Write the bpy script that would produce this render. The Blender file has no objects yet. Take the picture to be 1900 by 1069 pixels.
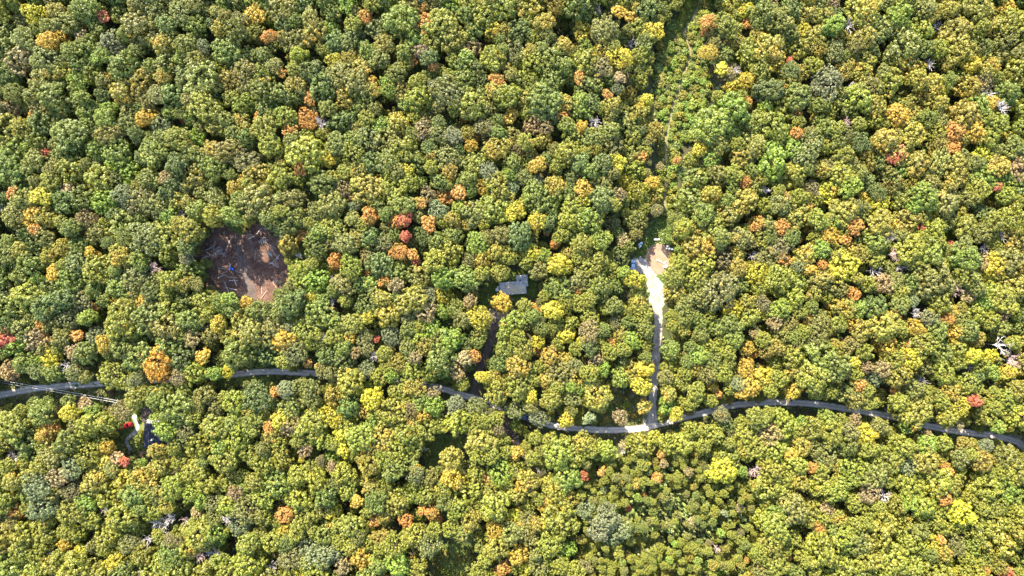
import bpy, bmesh, math, random
import numpy as np
from mathutils import Vector, Matrix

# ------------------------------------------------------------------ camera, sky, sun, exposure
scene = bpy.context.scene
col = scene.collection
CAM_H = 300.0
LENS = 24.0
cam_d = bpy.data.cameras.new("camera"); cam_d.lens = LENS; cam_d.sensor_width = 36.0
cam_d.clip_start = 1.0; cam_d.clip_end = 6000.0
cam = bpy.data.objects.new("camera", cam_d); col.objects.link(cam)
cam.location = (0, 0, CAM_H); cam.rotation_euler = (0, 0, 0)
scene.camera = cam

SUN_EL = math.radians(37.0)
SUN_W = math.radians(26.0)            # the sun stands this far to the left of picture-up
sx, sy, sz = -math.sin(SUN_W)*math.cos(SUN_EL), math.cos(SUN_W)*math.cos(SUN_EL), math.sin(SUN_EL)
world = bpy.data.worlds.new("World"); scene.world = world; world.use_nodes = True
wn = world.node_tree.nodes; wl = world.node_tree.links
sky = wn.new("ShaderNodeTexSky"); sky.sky_type = 'NISHITA'; sky.sun_disc = False
sky.sun_elevation = SUN_EL; sky.sun_rotation = math.atan2(sx, sy)
bg = wn["Background"]; bg.inputs["Strength"].default_value = 0.15
wl.new(sky.outputs[0], bg.inputs["Color"])
sun_d = bpy.data.lights.new("sun", 'SUN'); sun_d.energy = 4.4; sun_d.angle = math.radians(0.5)
sun_d.color = (1.0, 0.92, 0.74)
sun = bpy.data.objects.new("sun", sun_d); col.objects.link(sun)
sun.rotation_euler = Vector((sx, sy, sz)).to_track_quat('Z', 'Y').to_euler()
sun.location = (-100, 150, 200)
scene.view_settings.view_transform = 'Standard'
try: scene.view_settings.look = 'None'
except Exception: pass
scene.view_settings.gamma = 1.0
scene.view_settings.exposure = 2.6
scene.render.engine = 'CYCLES'
cy = scene.cycles
cy.max_bounces = 5; cy.diffuse_bounces = 3; cy.glossy_bounces = 2; cy.transmission_bounces = 3
cy.transparent_max_bounces = 4

RNG = random.Random(7)
NR = np.random.default_rng(11)
F = 1900.0*LENS/36.0
def P(px, py, z=0.0):
    """point of the place that stands z metres above the ground and is seen at px, py of the photograph"""
    k = (CAM_H - z)/F
    return Vector(((px - 950.0)*k, (534.5 - py)*k, z))
def to_px(x, y, z=0.0):
    k = F/(CAM_H - z)
    return 950.0 + x*k, 534.5 - y*k

# ------------------------------------------------------------------ materials
def srgb(r, g, b):
    f = lambda c: c/12.92 if c <= 0.04045 else ((c + 0.055)/1.055)**2.4
    return (f(r/255), f(g/255), f(b/255), 1)
def new_mat(name):
    m = bpy.data.materials.new(name); m.use_nodes = True
    return m, m.node_tree.nodes, m.node_tree.links, m.node_tree.nodes["Principled BSDF"]
def mat_plain(name, c, rough=0.6, metal=0.0, spec=0.5, var=0.12, scale=3.0):
    m, n, l, b = new_mat(name)
    b.inputs["Roughness"].default_value = rough; b.inputs["Metallic"].default_value = metal
    b.inputs["Specular IOR Level"].default_value = spec
    tc = n.new("ShaderNodeTexCoord"); no = n.new("ShaderNodeTexNoise")
    no.inputs["Scale"].default_value = scale; no.inputs["Detail"].default_value = 5
    l.new(tc.outputs["Object"], no.inputs["Vector"])
    mx = n.new("ShaderNodeMixRGB"); mx.inputs[1].default_value = tuple(v*(1 - var) for v in c[:3]) + (1,)
    mx.inputs[2].default_value = tuple(min(1, v*(1 + var)) for v in c[:3]) + (1,)
    l.new(no.outputs["Fac"], mx.inputs[0]); l.new(mx.outputs[0], b.inputs["Base Color"])
    return m
def mat_ground(name, stops, scale=0.25, detail=10, fine=3.0, fine_amt=0.35, bump=0.3, spots=None):
    """colour ramp over coarse noise, with a fine speckle and relief; world-space coordinates"""
    m, n, l, b = new_mat(name)
    b.inputs["Roughness"].default_value = 0.95; b.inputs["Specular IOR Level"].default_value = 0.15
    geo = n.new("ShaderNodeNewGeometry")
    n1 = n.new("ShaderNodeTexNoise"); n1.inputs["Scale"].default_value = scale; n1.inputs["Detail"].default_value = detail
    n1.inputs["Roughness"].default_value = 0.65
    n2 = n.new("ShaderNodeTexNoise"); n2.inputs["Scale"].default_value = fine; n2.inputs["Detail"].default_value = 6
    n2.inputs["Roughness"].default_value = 0.75
    l.new(geo.outputs["Position"], n1.inputs["Vector"]); l.new(geo.outputs["Position"], n2.inputs["Vector"])
    rp = n.new("ShaderNodeValToRGB"); el = rp.color_ramp.elements
    while len(el) < len(stops): el.new(0.5)
    for e, (p, c) in zip(el, stops): e.position = p; e.color = tuple(c[:3]) + (1,)
    l.new(n1.outputs["Fac"], rp.inputs[0])
    mr = n.new("ShaderNodeMapRange"); mr.inputs[1].default_value = 0.3; mr.inputs[2].default_value = 0.7
    mr.inputs[3].default_value = 1 - fine_amt; mr.inputs[4].default_value = 1 + fine_amt
    l.new(n2.outputs["Fac"], mr.inputs[0])
    mu = n.new("ShaderNodeMixRGB"); mu.blend_type = 'MULTIPLY'; mu.inputs[0].default_value = 1
    l.new(rp.outputs[0], mu.inputs[1]); l.new(mr.outputs[0], mu.inputs[2])
    out = mu.outputs[0]
    if spots:
        sc, th, c = spots
        n3 = n.new("ShaderNodeTexNoise"); n3.inputs["Scale"].default_value = sc; n3.inputs["Detail"].default_value = 8
        n3.inputs["Roughness"].default_value = 0.7
        l.new(geo.outputs["Position"], n3.inputs["Vector"])
        m3 = n.new("ShaderNodeMapRange"); m3.inputs[1].default_value = th; m3.inputs[2].default_value = th + 0.06
        l.new(n3.outputs["Fac"], m3.inputs[0])
        mm = n.new("ShaderNodeMixRGB"); l.new(m3.outputs[0], mm.inputs[0]); l.new(out, mm.inputs[1])
        mm.inputs[2].default_value = tuple(c[:3]) + (1,); out = mm.outputs[0]
    l.new(out, b.inputs["Base Color"])
    bp = n.new("ShaderNodeBump"); bp.inputs["Strength"].default_value = bump; bp.inputs["Distance"].default_value = 0.25
    l.new(n2.outputs["Fac"], bp.inputs["Height"]); l.new(bp.outputs[0], b.inputs["Normal"])
    return m
def mat_leaf(name, accent=(0.34, 0.22, 0.02), trans=0.36, fixed=None):
    """colour from the tree's own object colour; alpha says how much of the crown has turned"""
    m, n, l, b = new_mat(name); n.remove(b)
    out = n["Material Output"]
    oi = n.new("ShaderNodeObjectInfo"); c_out, a_out = oi.outputs["Color"], oi.outputs["Alpha"]
    if fixed:
        rg = n.new("ShaderNodeRGB"); rg.outputs[0].default_value = fixed[:3] + (1,); c_out = rg.outputs[0]
        va = n.new("ShaderNodeValue"); va.outputs[0].default_value = fixed[3]; a_out = va.outputs[0]
    at = n.new("ShaderNodeAttribute"); at.attribute_name = "tone"
    tc = n.new("ShaderNodeTexCoord")
    ad = n.new("ShaderNodeVectorMath"); ad.operation = 'ADD'
    sc = n.new("ShaderNodeVectorMath"); sc.operation = 'SCALE'; sc.inputs[3].default_value = 40.0
    cb = n.new("ShaderNodeCombineXYZ")
    for i in range(3): l.new(oi.outputs["Random"], cb.inputs[i])
    l.new(cb.outputs[0], sc.inputs[0]); l.new(tc.outputs["Object"], ad.inputs[0]); l.new(sc.outputs[0], ad.inputs[1])
    no = n.new("ShaderNodeTexNoise"); no.inputs["Scale"].default_value = 1.25; no.inputs["Detail"].default_value = 3
    l.new(ad.outputs[0], no.inputs["Vector"])
    # turned part of the crown: noise + a little clump tone over (1 - alpha)
    s1 = n.new("ShaderNodeMath"); s1.operation = 'MULTIPLY_ADD'; s1.inputs[1].default_value = 0.16
    l.new(at.outputs["Fac"], s1.inputs[0]); l.new(no.outputs["Fac"], s1.inputs[2])
    th = n.new("ShaderNodeMath"); th.operation = 'MULTIPLY_ADD'; th.inputs[1].default_value = -0.42; th.inputs[2].default_value = 0.80
    l.new(a_out, th.inputs[0])
    df = n.new("ShaderNodeMath"); df.operation = 'SUBTRACT'; l.new(s1.outputs[0], df.inputs[0]); l.new(th.outputs[0], df.inputs[1])
    mk = n.new("ShaderNodeMapRange"); mk.inputs[1].default_value = -0.03; mk.inputs[2].default_value = 0.09
    mk.inputs[4].default_value = 0.85
    l.new(df.outputs[0], mk.inputs[0])
    mx = n.new("ShaderNodeMixRGB"); l.new(mk.outputs[0], mx.inputs[0]); l.new(c_out, mx.inputs[1])
    mx.inputs[2].default_value = accent + (1,)
    # clump to clump variation of brightness and hue
    hs = n.new("ShaderNodeHueSaturation"); l.new(mx.outputs[0], hs.inputs["Color"])
    v = n.new("ShaderNodeMapRange"); v.inputs[3].default_value = 0.62; v.inputs[4].default_value = 1.42
    l.new(at.outputs["Fac"], v.inputs[0]); l.new(v.outputs[0], hs.inputs["Value"])
    h = n.new("ShaderNodeMapRange"); h.inputs[3].default_value = 0.512; h.inputs[4].default_value = 0.485
    l.new(no.outputs["Fac"], h.inputs[0]); l.new(h.outputs[0], hs.inputs["Hue"])
    di = n.new("ShaderNodeBsdfDiffuse"); tr = n.new("ShaderNodeBsdfTranslucent")
    gl = n.new("ShaderNodeBsdfGlossy"); gl.inputs["Roughness"].default_value = 0.55
    gl.inputs["Color"].default_value = (0.9, 0.92, 0.95, 1)
    l.new(hs.outputs[0], di.inputs["Color"]); l.new(hs.outputs[0], tr.inputs["Color"])
    ms = n.new("ShaderNodeMixShader"); ms.inputs[0].default_value = trans
    l.new(di.outputs[0], ms.inputs[1]); l.new(tr.outputs[0], ms.inputs[2])
    m2 = n.new("ShaderNodeMixShader"); m2.inputs[0].default_value = 0.03
    l.new(ms.outputs[0], m2.inputs[1]); l.new(gl.outputs[0], m2.inputs[2])
    l.new(m2.outputs[0], out.inputs["Surface"])
    return m

M = {}
M['leaf'] = mat_leaf("leaf")
M['needle'] = mat_leaf("needle", accent=(0.20, 0.24, 0.10), trans=0.12)
M['leaf_O'] = mat_leaf('orange_leaf', accent=(0.40, 0.185, 0.035))
M['leaf_R'] = mat_leaf('red_leaf', accent=(0.40, 0.095, 0.05))
M['bark'] = mat_plain("bark", (0.10, 0.078, 0.06), 0.95, spec=0.1, var=0.35, scale=9)
M['dead_wood'] = mat_plain("dead_wood", (0.36, 0.32, 0.30), 0.9, spec=0.1, var=0.25, scale=5)
M['dead_wood_red'] = mat_plain("dead_wood_red", (0.36, 0.25, 0.22), 0.9, spec=0.1, var=0.25, scale=5)
M['log'] = mat_plain("log_wood", (0.33, 0.24, 0.18), 0.9, spec=0.1, var=0.35, scale=3)
M['floor'] = mat_ground("forest_floor", [(0.3, (0.028, 0.030, 0.014)), (0.48, (0.052, 0.045, 0.022)), (0.62, (0.040, 0.055, 0.018)), (0.8, (0.075, 0.055, 0.030))], 0.22)
M['earth'] = mat_ground("bare_earth", [(0.25, (0.035, 0.019, 0.015)), (0.45, (0.070, 0.037, 0.027)), (0.58, (0.12, 0.066, 0.047)), (0.75, (0.19, 0.12, 0.088))], 0.16, fine=2.2, fine_amt=0.45, bump=0.6, spots=(0.5, 0.62, (0.20, 0.13, 0.095)))
M['track'] = mat_ground("trodden_earth", [(0.3, (0.06, 0.044, 0.039)), (0.6, (0.095, 0.072, 0.062)), (0.8, (0.14, 0.105, 0.088))], 0.3, fine=2.5)
M['gravel'] = mat_ground("white_gravel", [(0.3, (0.155, 0.14, 0.12)), (0.5, (0.225, 0.208, 0.185)), (0.7, (0.30, 0.282, 0.258))], 0.35, fine=2.2, fine_amt=0.42, spots=(0.9, 0.60, (0.15, 0.12, 0.09)))
M['pad'] = mat_ground("sandy_earth", [(0.3, (0.16, 0.10, 0.066)), (0.5, (0.205, 0.132, 0.088)), (0.7, (0.25, 0.172, 0.12))], 0.3, fine=2.5, fine_amt=0.18, spots=(0.35, 0.64, (0.20, 0.11, 0.065)))
M['sand'] = mat_ground("parking_sand", [(0.3, (0.12, 0.095, 0.07)), (0.5, (0.20, 0.155, 0.11)), (0.7, (0.29, 0.23, 0.17))], 0.4, fine=3)
M['lawn'] = mat_ground("lawn", [(0.3, (0.032, 0.058, 0.017)), (0.5, (0.062, 0.095, 0.021)), (0.72, (0.10, 0.125, 0.030))], 0.2, fine=2.2, fine_amt=0.3, spots=(0.6, 0.66, (0.14, 0.16, 0.04)))
M['meadow'] = mat_ground("meadow", [(0.3, (0.06, 0.085, 0.022)), (0.5, (0.10, 0.12, 0.03)), (0.72, (0.15, 0.14, 0.05))], 0.25, fine=2.0, fine_amt=0.4)
M['path'] = mat_ground("trail_earth", [(0.3, (0.10, 0.10, 0.04)), (0.5, (0.16, 0.125, 0.06)), (0.7, (0.22, 0.17, 0.10))], 0.5, fine=3)
M['scrub'] = mat_ground("scrub_ground", [(0.3, (0.06, 0.06, 0.025)), (0.5, (0.11, 0.095, 0.045)), (0.7, (0.20, 0.15, 0.085))], 0.3, fine=2.4, fine_amt=0.4)
M['slab'] = mat_ground("stone_slab", [(0.3, (0.20, 0.19, 0.185)), (0.7, (0.32, 0.31, 0.30))], 0.8, fine=4)

def mat_road():
    m = mat_ground("gravel_road", [(0.3, (0.31, 0.275, 0.235)), (0.5, (0.39, 0.35, 0.305)), (0.7, (0.47, 0.43, 0.38))], 0.3, fine=3, fine_amt=0.25)
    n, l = m.node_tree.nodes, m.node_tree.links; b = n["Principled BSDF"]
    src = b.inputs["Base Color"].links[0].from_socket
    uv = n.new("ShaderNodeUVMap"); sp = n.new("ShaderNodeSeparateXYZ"); l.new(uv.outputs[0], sp.inputs[0])
    geo = n.new("ShaderNodeNewGeometry"); nz = n.new("ShaderNodeTexNoise"); nz.inputs["Scale"].default_value = 0.5; nz.inputs["Detail"].default_value = 6
    l.new(geo.outputs["Position"], nz.inputs["Vector"])
    wb = n.new("ShaderNodeMath"); wb.operation = 'MULTIPLY_ADD'; wb.inputs[1].default_value = 0.22; wb.inputs[2].default_value = -0.11
    l.new(nz.outputs["Fac"], wb.inputs[0])
    u = n.new("ShaderNodeMath"); u.operation = 'ADD'; l.new(sp.outputs[0], u.inputs[0]); l.new(wb.outputs[0], u.inputs[1])
    rp = n.new("ShaderNodeValToRGB"); e = rp.color_ramp.elements
    vals = [(0.0, 0.45), (0.13, 0.8), (0.24, 1.05), (0.38, 1.0), (0.47, 0.72), (0.54, 0.72), (0.63, 1.0), (0.76, 1.05), (0.88, 0.8), (1.0, 0.45)]
    while len(e) < len(vals): e.new(0.5)
    for q, (p, v) in zip(e, vals): q.position = p; q.color = (v, v*0.99, v*0.97, 1)
    l.new(u.outputs[0], rp.inputs[0])
    mu = n.new("ShaderNodeMixRGB"); mu.blend_type = 'MULTIPLY'; mu.inputs[0].default_value = 1
    l.new(src, mu.inputs[1]); l.new(rp.outputs[0], mu.inputs[2]); l.new(mu.outputs[0], b.inputs["Base Color"])
    return m
M['road'] = mat_road()
M['roof_grey'] = mat_ground("grey_shingles", [(0.3, (0.25, 0.25, 0.24)), (0.5, (0.37, 0.36, 0.345)), (0.7, (0.50, 0.48, 0.45))], 0.9, fine=2.6, fine_amt=0.5, bump=0.2, spots=(1.3, 0.60, (0.20, 0.20, 0.185)))  # strong mottle and dark spots also paint the trees' dappled shade into the shingles
M['roof_dark'] = mat_ground("dark_blue_roof", [(0.3, (0.022, 0.025, 0.040)), (0.7, (0.048, 0.052, 0.072))], 1.0, fine=5, fine_amt=0.2, bump=0.1)
M['wall'] = mat_plain("timber_wall", (0.30, 0.24, 0.18), 0.8, spec=0.2)
M['wall_pale'] = mat_plain("pale_wall", (0.62, 0.60, 0.56), 0.8, spec=0.2)
M['white'] = mat_plain("white_paint", (0.78, 0.78, 0.77), 0.5, var=0.05)
M['dark'] = mat_plain("dark_metal", (0.03, 0.03, 0.033), 0.5)
M['glass'] = mat_plain("dark_glass", (0.015, 0.02, 0.03), 0.06, spec=0.8)
M['tyre'] = mat_plain("tyre", (0.02, 0.02, 0.02), 0.85)
M['rim'] = mat_plain("rim", (0.5, 0.5, 0.52), 0.35, metal=0.8)
M['red_paint'] = mat_plain("red_paint", (0.55, 0.02, 0.03), 0.3, var=0.06)
M['navy_paint'] = mat_plain("navy_paint", (0.016, 0.028, 0.085), 0.25, var=0.06)
M['paleblue_paint'] = mat_plain("pale_blue_paint", (0.38, 0.45, 0.60), 0.3, var=0.06)
M['blue_plastic'] = mat_plain("blue_plastic", (0.01, 0.14, 0.72), 0.4, var=0.06)
M['boat_blue'] = mat_plain("boat_blue", (0.10, 0.17, 0.36), 0.3, var=0.08)
M['boat_pale'] = mat_plain("boat_pale", (0.52, 0.60, 0.75), 0.4, var=0.08)
M['lamp'] = mat_plain("lamp_glass", (0.75, 0.75, 0.72), 0.15)
M['tail'] = mat_plain("tail_glass", (0.4, 0.01, 0.01), 0.2)
M['seat'] = mat_plain("black_seat", (0.025, 0.025, 0.027), 0.7)
M['pole'] = mat_plain("pole_wood", (0.42, 0.38, 0.34), 0.85, spec=0.1)
M['cable'] = mat_plain("cable", (0.5, 0.49, 0.48), 0.4, metal=0.3, var=0.03)
M['rock'] = mat_plain("pale_rock", (0.66, 0.63, 0.60), 0.85, spec=0.2, var=0.2)
M['plank'] = mat_plain("weathered_plank", (0.55, 0.53, 0.50), 0.85, spec=0.1, var=0.2)
M['grass'] = mat_leaf("grass_blades", accent=(0.26, 0.20, 0.06), trans=0.3)
M['litter'] = mat_plain("dry_twigs", (0.30, 0.22, 0.17), 0.95, spec=0.05, var=0.4, scale=0.6)
M['leaf_litter'] = mat_plain("fallen_leaves_dapples", (0.55, 0.42, 0.25), 0.9, spec=0.1, var=0.4, scale=2)  # leaf colour, kept pale to paint sun dapples on the roof too

# ------------------------------------------------------------------ small helpers
def tag(o, label=None, cat=None, group=None, kind=None):
    if label: o["label"] = label
    if cat: o["category"] = cat
    if group: o["group"] = group
    if kind: o["kind"] = kind
    return o
def link(name, data, parent=None, loc=None):
    o = bpy.data.objects.new(name, data); col.objects.link(o)
    if parent: o.parent = parent
    if loc is not None: o.location = loc
    return o
def empty(name, loc, rz=0.0):
    o = bpy.data.objects.new(name, None); col.objects.link(o)
    o.empty_display_size = 0.5; o.location = loc; o.rotation_euler = (0, 0, rz)
    return o
def bm_obj(name, bm, mat, parent=None, loc=None, smooth=False):
    me = bpy.data.meshes.new(name); bm.to_mesh(me); bm.free()
    if smooth:
        for p in me.polygons: p.use_smooth = True
    me.materials.append(M[mat] if isinstance(mat, str) else mat)
    return link(name, me, parent, loc)
def box(bm, c, s, rz=0.0, taper=1.0, bevel=0.0):
    b2 = bmesh.new(); bmesh.ops.create_cube(b2, size=1.0)
    for v in b2.verts:
        t = taper if v.co.z > 0 else 1.0
        v.co = Vector((v.co.x*s[0]*t, v.co.y*s[1]*t, v.co.z*s[2]))
    if bevel: bmesh.ops.bevel(b2, geom=b2.edges[:], offset=bevel, segments=2, affect='EDGES')
    mt = Matrix.Translation(c) @ Matrix.Rotation(rz, 4, 'Z')
    bmesh.ops.transform(b2, matrix=mt, verts=b2.verts)
    tmp = bpy.data.meshes.new("tmp"); b2.to_mesh(tmp); b2.free(); bm.from_mesh(tmp); bpy.data.meshes.remove(tmp)
def tube(bm, pts, rads, seg=6, cap=True):
    rings = []
    n = len(pts)
    for i, (p, r) in enumerate(zip(pts, rads)):
        a = pts[max(0, i - 1)]; b = pts[min(n - 1, i + 1)]
        d = (Vector(b) - Vector(a)).normalized()
        u = d.orthogonal().normalized() if abs(d.z) < 0.95 else Vector((1, 0, 0)).cross(d).normalized()
        if abs(d.z) < 0.95: u = Vector((0, 0, 1)).cross(d).normalized()
        w = d.cross(u)
        rings.append([bm.verts.new(Vector(p) + (u*math.cos(t) + w*math.sin(t))*r) for t in [2*math.pi*k/seg for k in range(seg)]])
    for a, b in zip(rings[:-1], rings[1:]):
        for k in range(seg): bm.faces.new((a[k], a[(k + 1) % seg], b[(k + 1) % seg], b[k]))
    if cap:
        bm.faces.new(rings[0][::-1]); bm.faces.new(rings[-1])
def prism(bm, prof, x0, x1, axis='x'):
    """extrude a closed 2-D outline (a, z) along x or y"""
    def pt(t, a, z): return (t, a, z) if axis == 'x' else (a, t, z)
    A = [bm.verts.new(pt(x0, a, z)) for a, z in prof]; B = [bm.verts.new(pt(x1, a, z)) for a, z in prof]
    k = len(prof)
    bm.faces.new(A[::-1]); bm.faces.new(B)
    for i in range(k): bm.faces.new((A[i], A[(i + 1) % k], B[(i + 1) % k], B[i]))
def jitter_outline(pts, amp, step, seed):
    r = random.Random(seed); out = []
    n = len(pts)
    for i in range(n):
        a, b = Vector(pts[i][:2]), Vector(pts[(i + 1) % n][:2])
        k = max(1, int((b - a).length/step))
        for j in range(k):
            p = a.lerp(b, j/k)
            out.append((p.x + r.uniform(-amp, amp), p.y + r.uniform(-amp, amp)))
    return out
def sheet(name, px_pts, z, mat, amp=0.35, step=0.9, seed=1):
    pts = jitter_outline([P(*p) for p in px_pts], amp, step, seed)
    bm = bmesh.new()
    f = bm.faces.new([bm.verts.new((x, y, z)) for x, y in pts]); f.normal_update()
    if f.normal.z < 0: f.normal_flip()
    bmesh.ops.triangulate(bm, faces=bm.faces[:])
    o = bm_obj(name, bm, mat); o["kind"] = "structure"
    return o
def smooth_line(pts, sub=6):
    v = [Vector(p) for p in pts]; out = []
    for i in range(len(v) - 1):
        p0, p1, p2, p3 = v[max(0, i - 1)], v[i], v[i + 1], v[min(len(v) - 1, i + 2)]
        for j in range(sub):
            t = j/sub
            out.append(0.5*((2*p1) + (p2 - p0)*t + (2*p0 - 5*p1 + 4*p2 - p3)*t*t + (3*p1 - p0 - 3*p2 + p3)*t**3))
    out.append(v[-1]); return out
def ribbon(name, px_pts, width, z, mat, seed=1, jit=0.18):
    line = smooth_line([P(*p) for p in px_pts], 8); r = random.Random(seed)
    bm = bmesh.new(); uvl = bm.loops.layers.uv.new("UVMap"); rows = []
    cuts = 4; d = 0.0
    for i, p in enumerate(line):
        t = (line[min(i + 1, len(line) - 1)] - line[max(i - 1, 0)]).normalized(); nrm = Vector((-t.y, t.x, 0))
        w = width(i/(len(line) - 1)) if callable(width) else width
        if i: d += (p - line[i - 1]).length
        row = []
        for k in range(cuts + 1):
            u = k/cuts; off = (u - 0.5)*w
            if k in (0, cuts): off += r.uniform(-jit, jit)
            q = p + nrm*off; row.append((bm.verts.new((q.x, q.y, z)), u, d))
        rows.append(row)
    for a, b in zip(rows[:-1], rows[1:]):
        for k in range(cuts):
            vs = (a[k], b[k], b[k + 1], a[k + 1]); f = bm.faces.new([q[0] for q in vs])
            for lp, q in zip(f.loops, vs): lp[uvl].uv = (q[1], q[2]*0.1)
            f.normal_update()
            if f.normal.z < 0: f.normal_flip()
    o = bm_obj(name, bm, mat); o["kind"] = "structure"
    return o

# ------------------------------------------------------------------ the setting: ground, road, tracks, clearings
bm = bmesh.new(); S = 2500.0
bm.faces.new([bm.verts.new(p) for p in ((-S, -S, 0), (S, -S, 0), (S, S, 0), (-S, S, 0))])
bm_obj("forest_floor", bm, 'floor')["kind"] = "structure"

ROAD = [(-140, 752), (-60, 742), (0, 733), (60, 722), (120, 716), (190, 712), (280, 706), (360, 700), (430, 695), (480, 690), (530, 690), (600, 694), (680, 698), (740, 706), (800, 716), (850, 730), (900, 745), (940, 760), (985, 778), (1030, 790), (1080, 796), (1130, 798), (1180, 796), (1215, 789), (1260, 777), (1310, 765), (1360, 752), (1420, 747), (1480, 748), (1530, 752), (1590, 762), (1660, 774), (1720, 790), (1780, 801), (1840, 808), (1880, 818), (1930, 838), (2040, 870)]
DRIVE = [(1214, 560), (1221, 580), (1221, 610), (1219, 640), (1217, 670), (1214, 700), (1212, 730), (1210, 757), (1211, 776), (1213, 790)]
HOUSE_DRIVE = [(923, 592), (915, 612), (908, 640), (899, 665), (889, 690), (883, 715), (879, 739)]
SIDE_DRIVE = [(936, 757), (940, 775), (942, 792), (952, 806), (961, 822), (969, 838), (975, 850)]
FARM_DRIVE = [(262, 706), (266, 728), (271, 748), (273, 770), (270, 783)]
CLEARING = [(390, 442), (412, 430), (426, 429), (444, 432), (468, 422), (490, 415), (501, 425), (500, 434), (507, 445), (514, 450), (515, 467), (525, 476), (528, 487), (535, 494), (537, 504), (525, 518), (505, 533), (501, 555), (483, 562), (471, 545), (449, 546), (437, 540), (405, 537), (390, 527), (387, 514), (395, 499), (393, 482), (368, 474), (372, 457)]
YARD = [(1210, 398), (1240, 398), (1243, 419), (1256, 437), (1269, 449), (1259, 467), (1250, 479), (1243, 494), (1232, 505), (1236, 520), (1234, 542), (1243, 550), (1230, 565), (1229, 600), (1213, 600), (1212, 568), (1202, 559), (1204, 544), (1199, 522), (1195, 507), (1176, 501), (1170, 484), (1181, 471), (1180, 456), (1192, 445), (1201, 428), (1209, 415)]
LAWN = [(899, 531), (914, 513), (944, 503), (960, 500), (986, 503), (996, 523), (996, 555), (978, 549), (965, 552), (952, 560), (939, 557), (915, 568), (899, 577), (882, 575), (879, 553), (889, 539)]
PARKING = [(893, 573), (912, 573), (923, 579), (931, 580), (952, 578), (943, 608), (929, 604), (916, 610), (904, 612), (897, 594)]
MEADOW_A = [(786, 823), (800, 812), (825, 806), (868, 811), (868, 826), (851, 838), (831, 853), (811, 864), (790, 870)]
MEADOW_B = [(786, 1030), (818, 1009), (882, 1009), (884, 1030), (870, 1050), (868, 1074), (800, 1074), (790, 1050)]
FARM = [(262, 752), (283, 764), (280, 782), (279, 806), (299, 817), (298, 826), (280, 841), (275, 855), (256, 850), (250, 838), (226, 836), (223, 819), (230, 805), (217, 795), (219, 786), (240, 779), (245, 770), (252, 765)]
VERGE = [(-10, 714), (60, 716), (130, 717), (220, 722), (236, 738), (208, 756), (160, 748), (120, 730), (60, 738), (-10, 750)]
VERGE_B = [(398, 705), (430, 700), (530, 696), (512, 708), (480, 712), (430, 722), (400, 720)]
SCRUB = [(1122, 713), (1145, 722), (1160, 736), (1180, 722), (1198, 742), (1203, 770), (1190, 790), (1120, 790), (1105, 770), (1122, 745)]
TRAIL_STRIP = [(1284, -10), (1262, 20), (1234, 55), (1218, 100), (1216, 150), (1218, 200), (1224, 240), (1222, 280), (1221, 340), (1218, 380), (1209, 400), (1243, 400), (1248, 370), (1256, 340), (1258, 300), (1266, 270), (1292, 245), (1312, 205), (1318, 165), (1318, 120), (1302, 85), (1312, 50), (1336, -10)]
TRAIL = [(1236, 400), (1233, 370), (1234, 340), (1236, 300), (1236, 262), (1243, 225), (1250, 190), (1262, 155), (1273, 125), (1280, 100), (1278, 82), (1270, 62), (1280, 42), (1292, 22), (1300, -10), (1310, -60)]

ribbon("road", ROAD, 2.9, 0.030, 'road', 3)
ribbon("gravel_driveway", DRIVE, lambda t: 3.6 if t < 0.9 else 5.0, 0.026, 'gravel', 4, 0.3)
sheet("driveway_mouth", [(1192, 778), (1203, 757), (1216, 758), (1222, 774), (1233, 779), (1216, 794), (1196, 797), (1196, 788)], 0.022, 'gravel', 0.4, 0.8, 5)
sheet("driveway_apron", [(1197, 478), (1202, 486), (1210, 497), (1216, 508), (1225, 522), (1232, 532), (1234, 545), (1243, 550), (1233, 560), (1228, 574), (1214, 575), (1211, 566), (1203, 560), (1205, 545), (1201, 528), (1197, 511), (1188, 506), (1174, 503), (1171, 484), (1184, 477), (1192, 470)], 0.018, 'gravel', 0.55, 0.6, 6)
sheet("sandy_pad", [(1199, 463), (1209, 457), (1221, 451), (1233, 454), (1243, 462), (1249, 473), (1245, 487), (1238, 500), (1228, 510), (1216, 508), (1209, 497), (1202, 487), (1198, 476)], 0.022, 'pad', 0.45, 0.6, 7)
sheet("yard_grass", YARD, 0.008, 'lawn', 0.5, 1.0, 8)
sheet("cottage_lawn", LAWN, 0.008, 'lawn', 0.5, 1.0, 9)
sheet("cottage_parking", PARKING, 0.014, 'sand', 0.4, 0.8, 10)
ribbon("cottage_drive", HOUSE_DRIVE, 3.0, 0.018, 'track', 11)
ribbon("side_drive", SIDE_DRIVE, lambda t: 3.2 if t < 0.5 else 2.4, 0.020, 'track', 12, 0.3)
sheet("brown_patch", [(950, 818), (962, 815), (970, 828), (976, 845), (970, 850), (958, 836)], 0.024, 'pad', 0.3, 0.7, 13)
cx_, cy_ = 452, 488
sheet("earth_clearing", [(cx_ + (x - cx_)*1.16, cy_ + (y - cy_)*1.16) for x, y in CLEARING], 0.008, 'earth', 0.8, 1.1, 14)
ribbon("clearing_track", [(470, 556), (462, 530), (455, 508), (447, 488), (442, 468), (445, 452)], lambda t: 5.0 - 2.5*t, 0.014, 'track', 15, 0.9)
sheet("shady_meadow", MEADOW_A, 0.008, 'meadow', 0.5, 1.0, 16)
sheet("rough_meadow", MEADOW_B, 0.008, 'meadow', 0.5, 1.0, 17)
sheet("farm_yard", FARM, 0.008, 'meadow', 0.4, 1.0, 18)
ribbon("farm_drive", FARM_DRIVE, 4.2, 0.020, 'track', 19)
sheet("parking_bay", [(262, 838), (280, 838), (276, 851), (262, 850), (252, 838)], 0.016, 'pad', 0.3, 0.7, 20)
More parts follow.
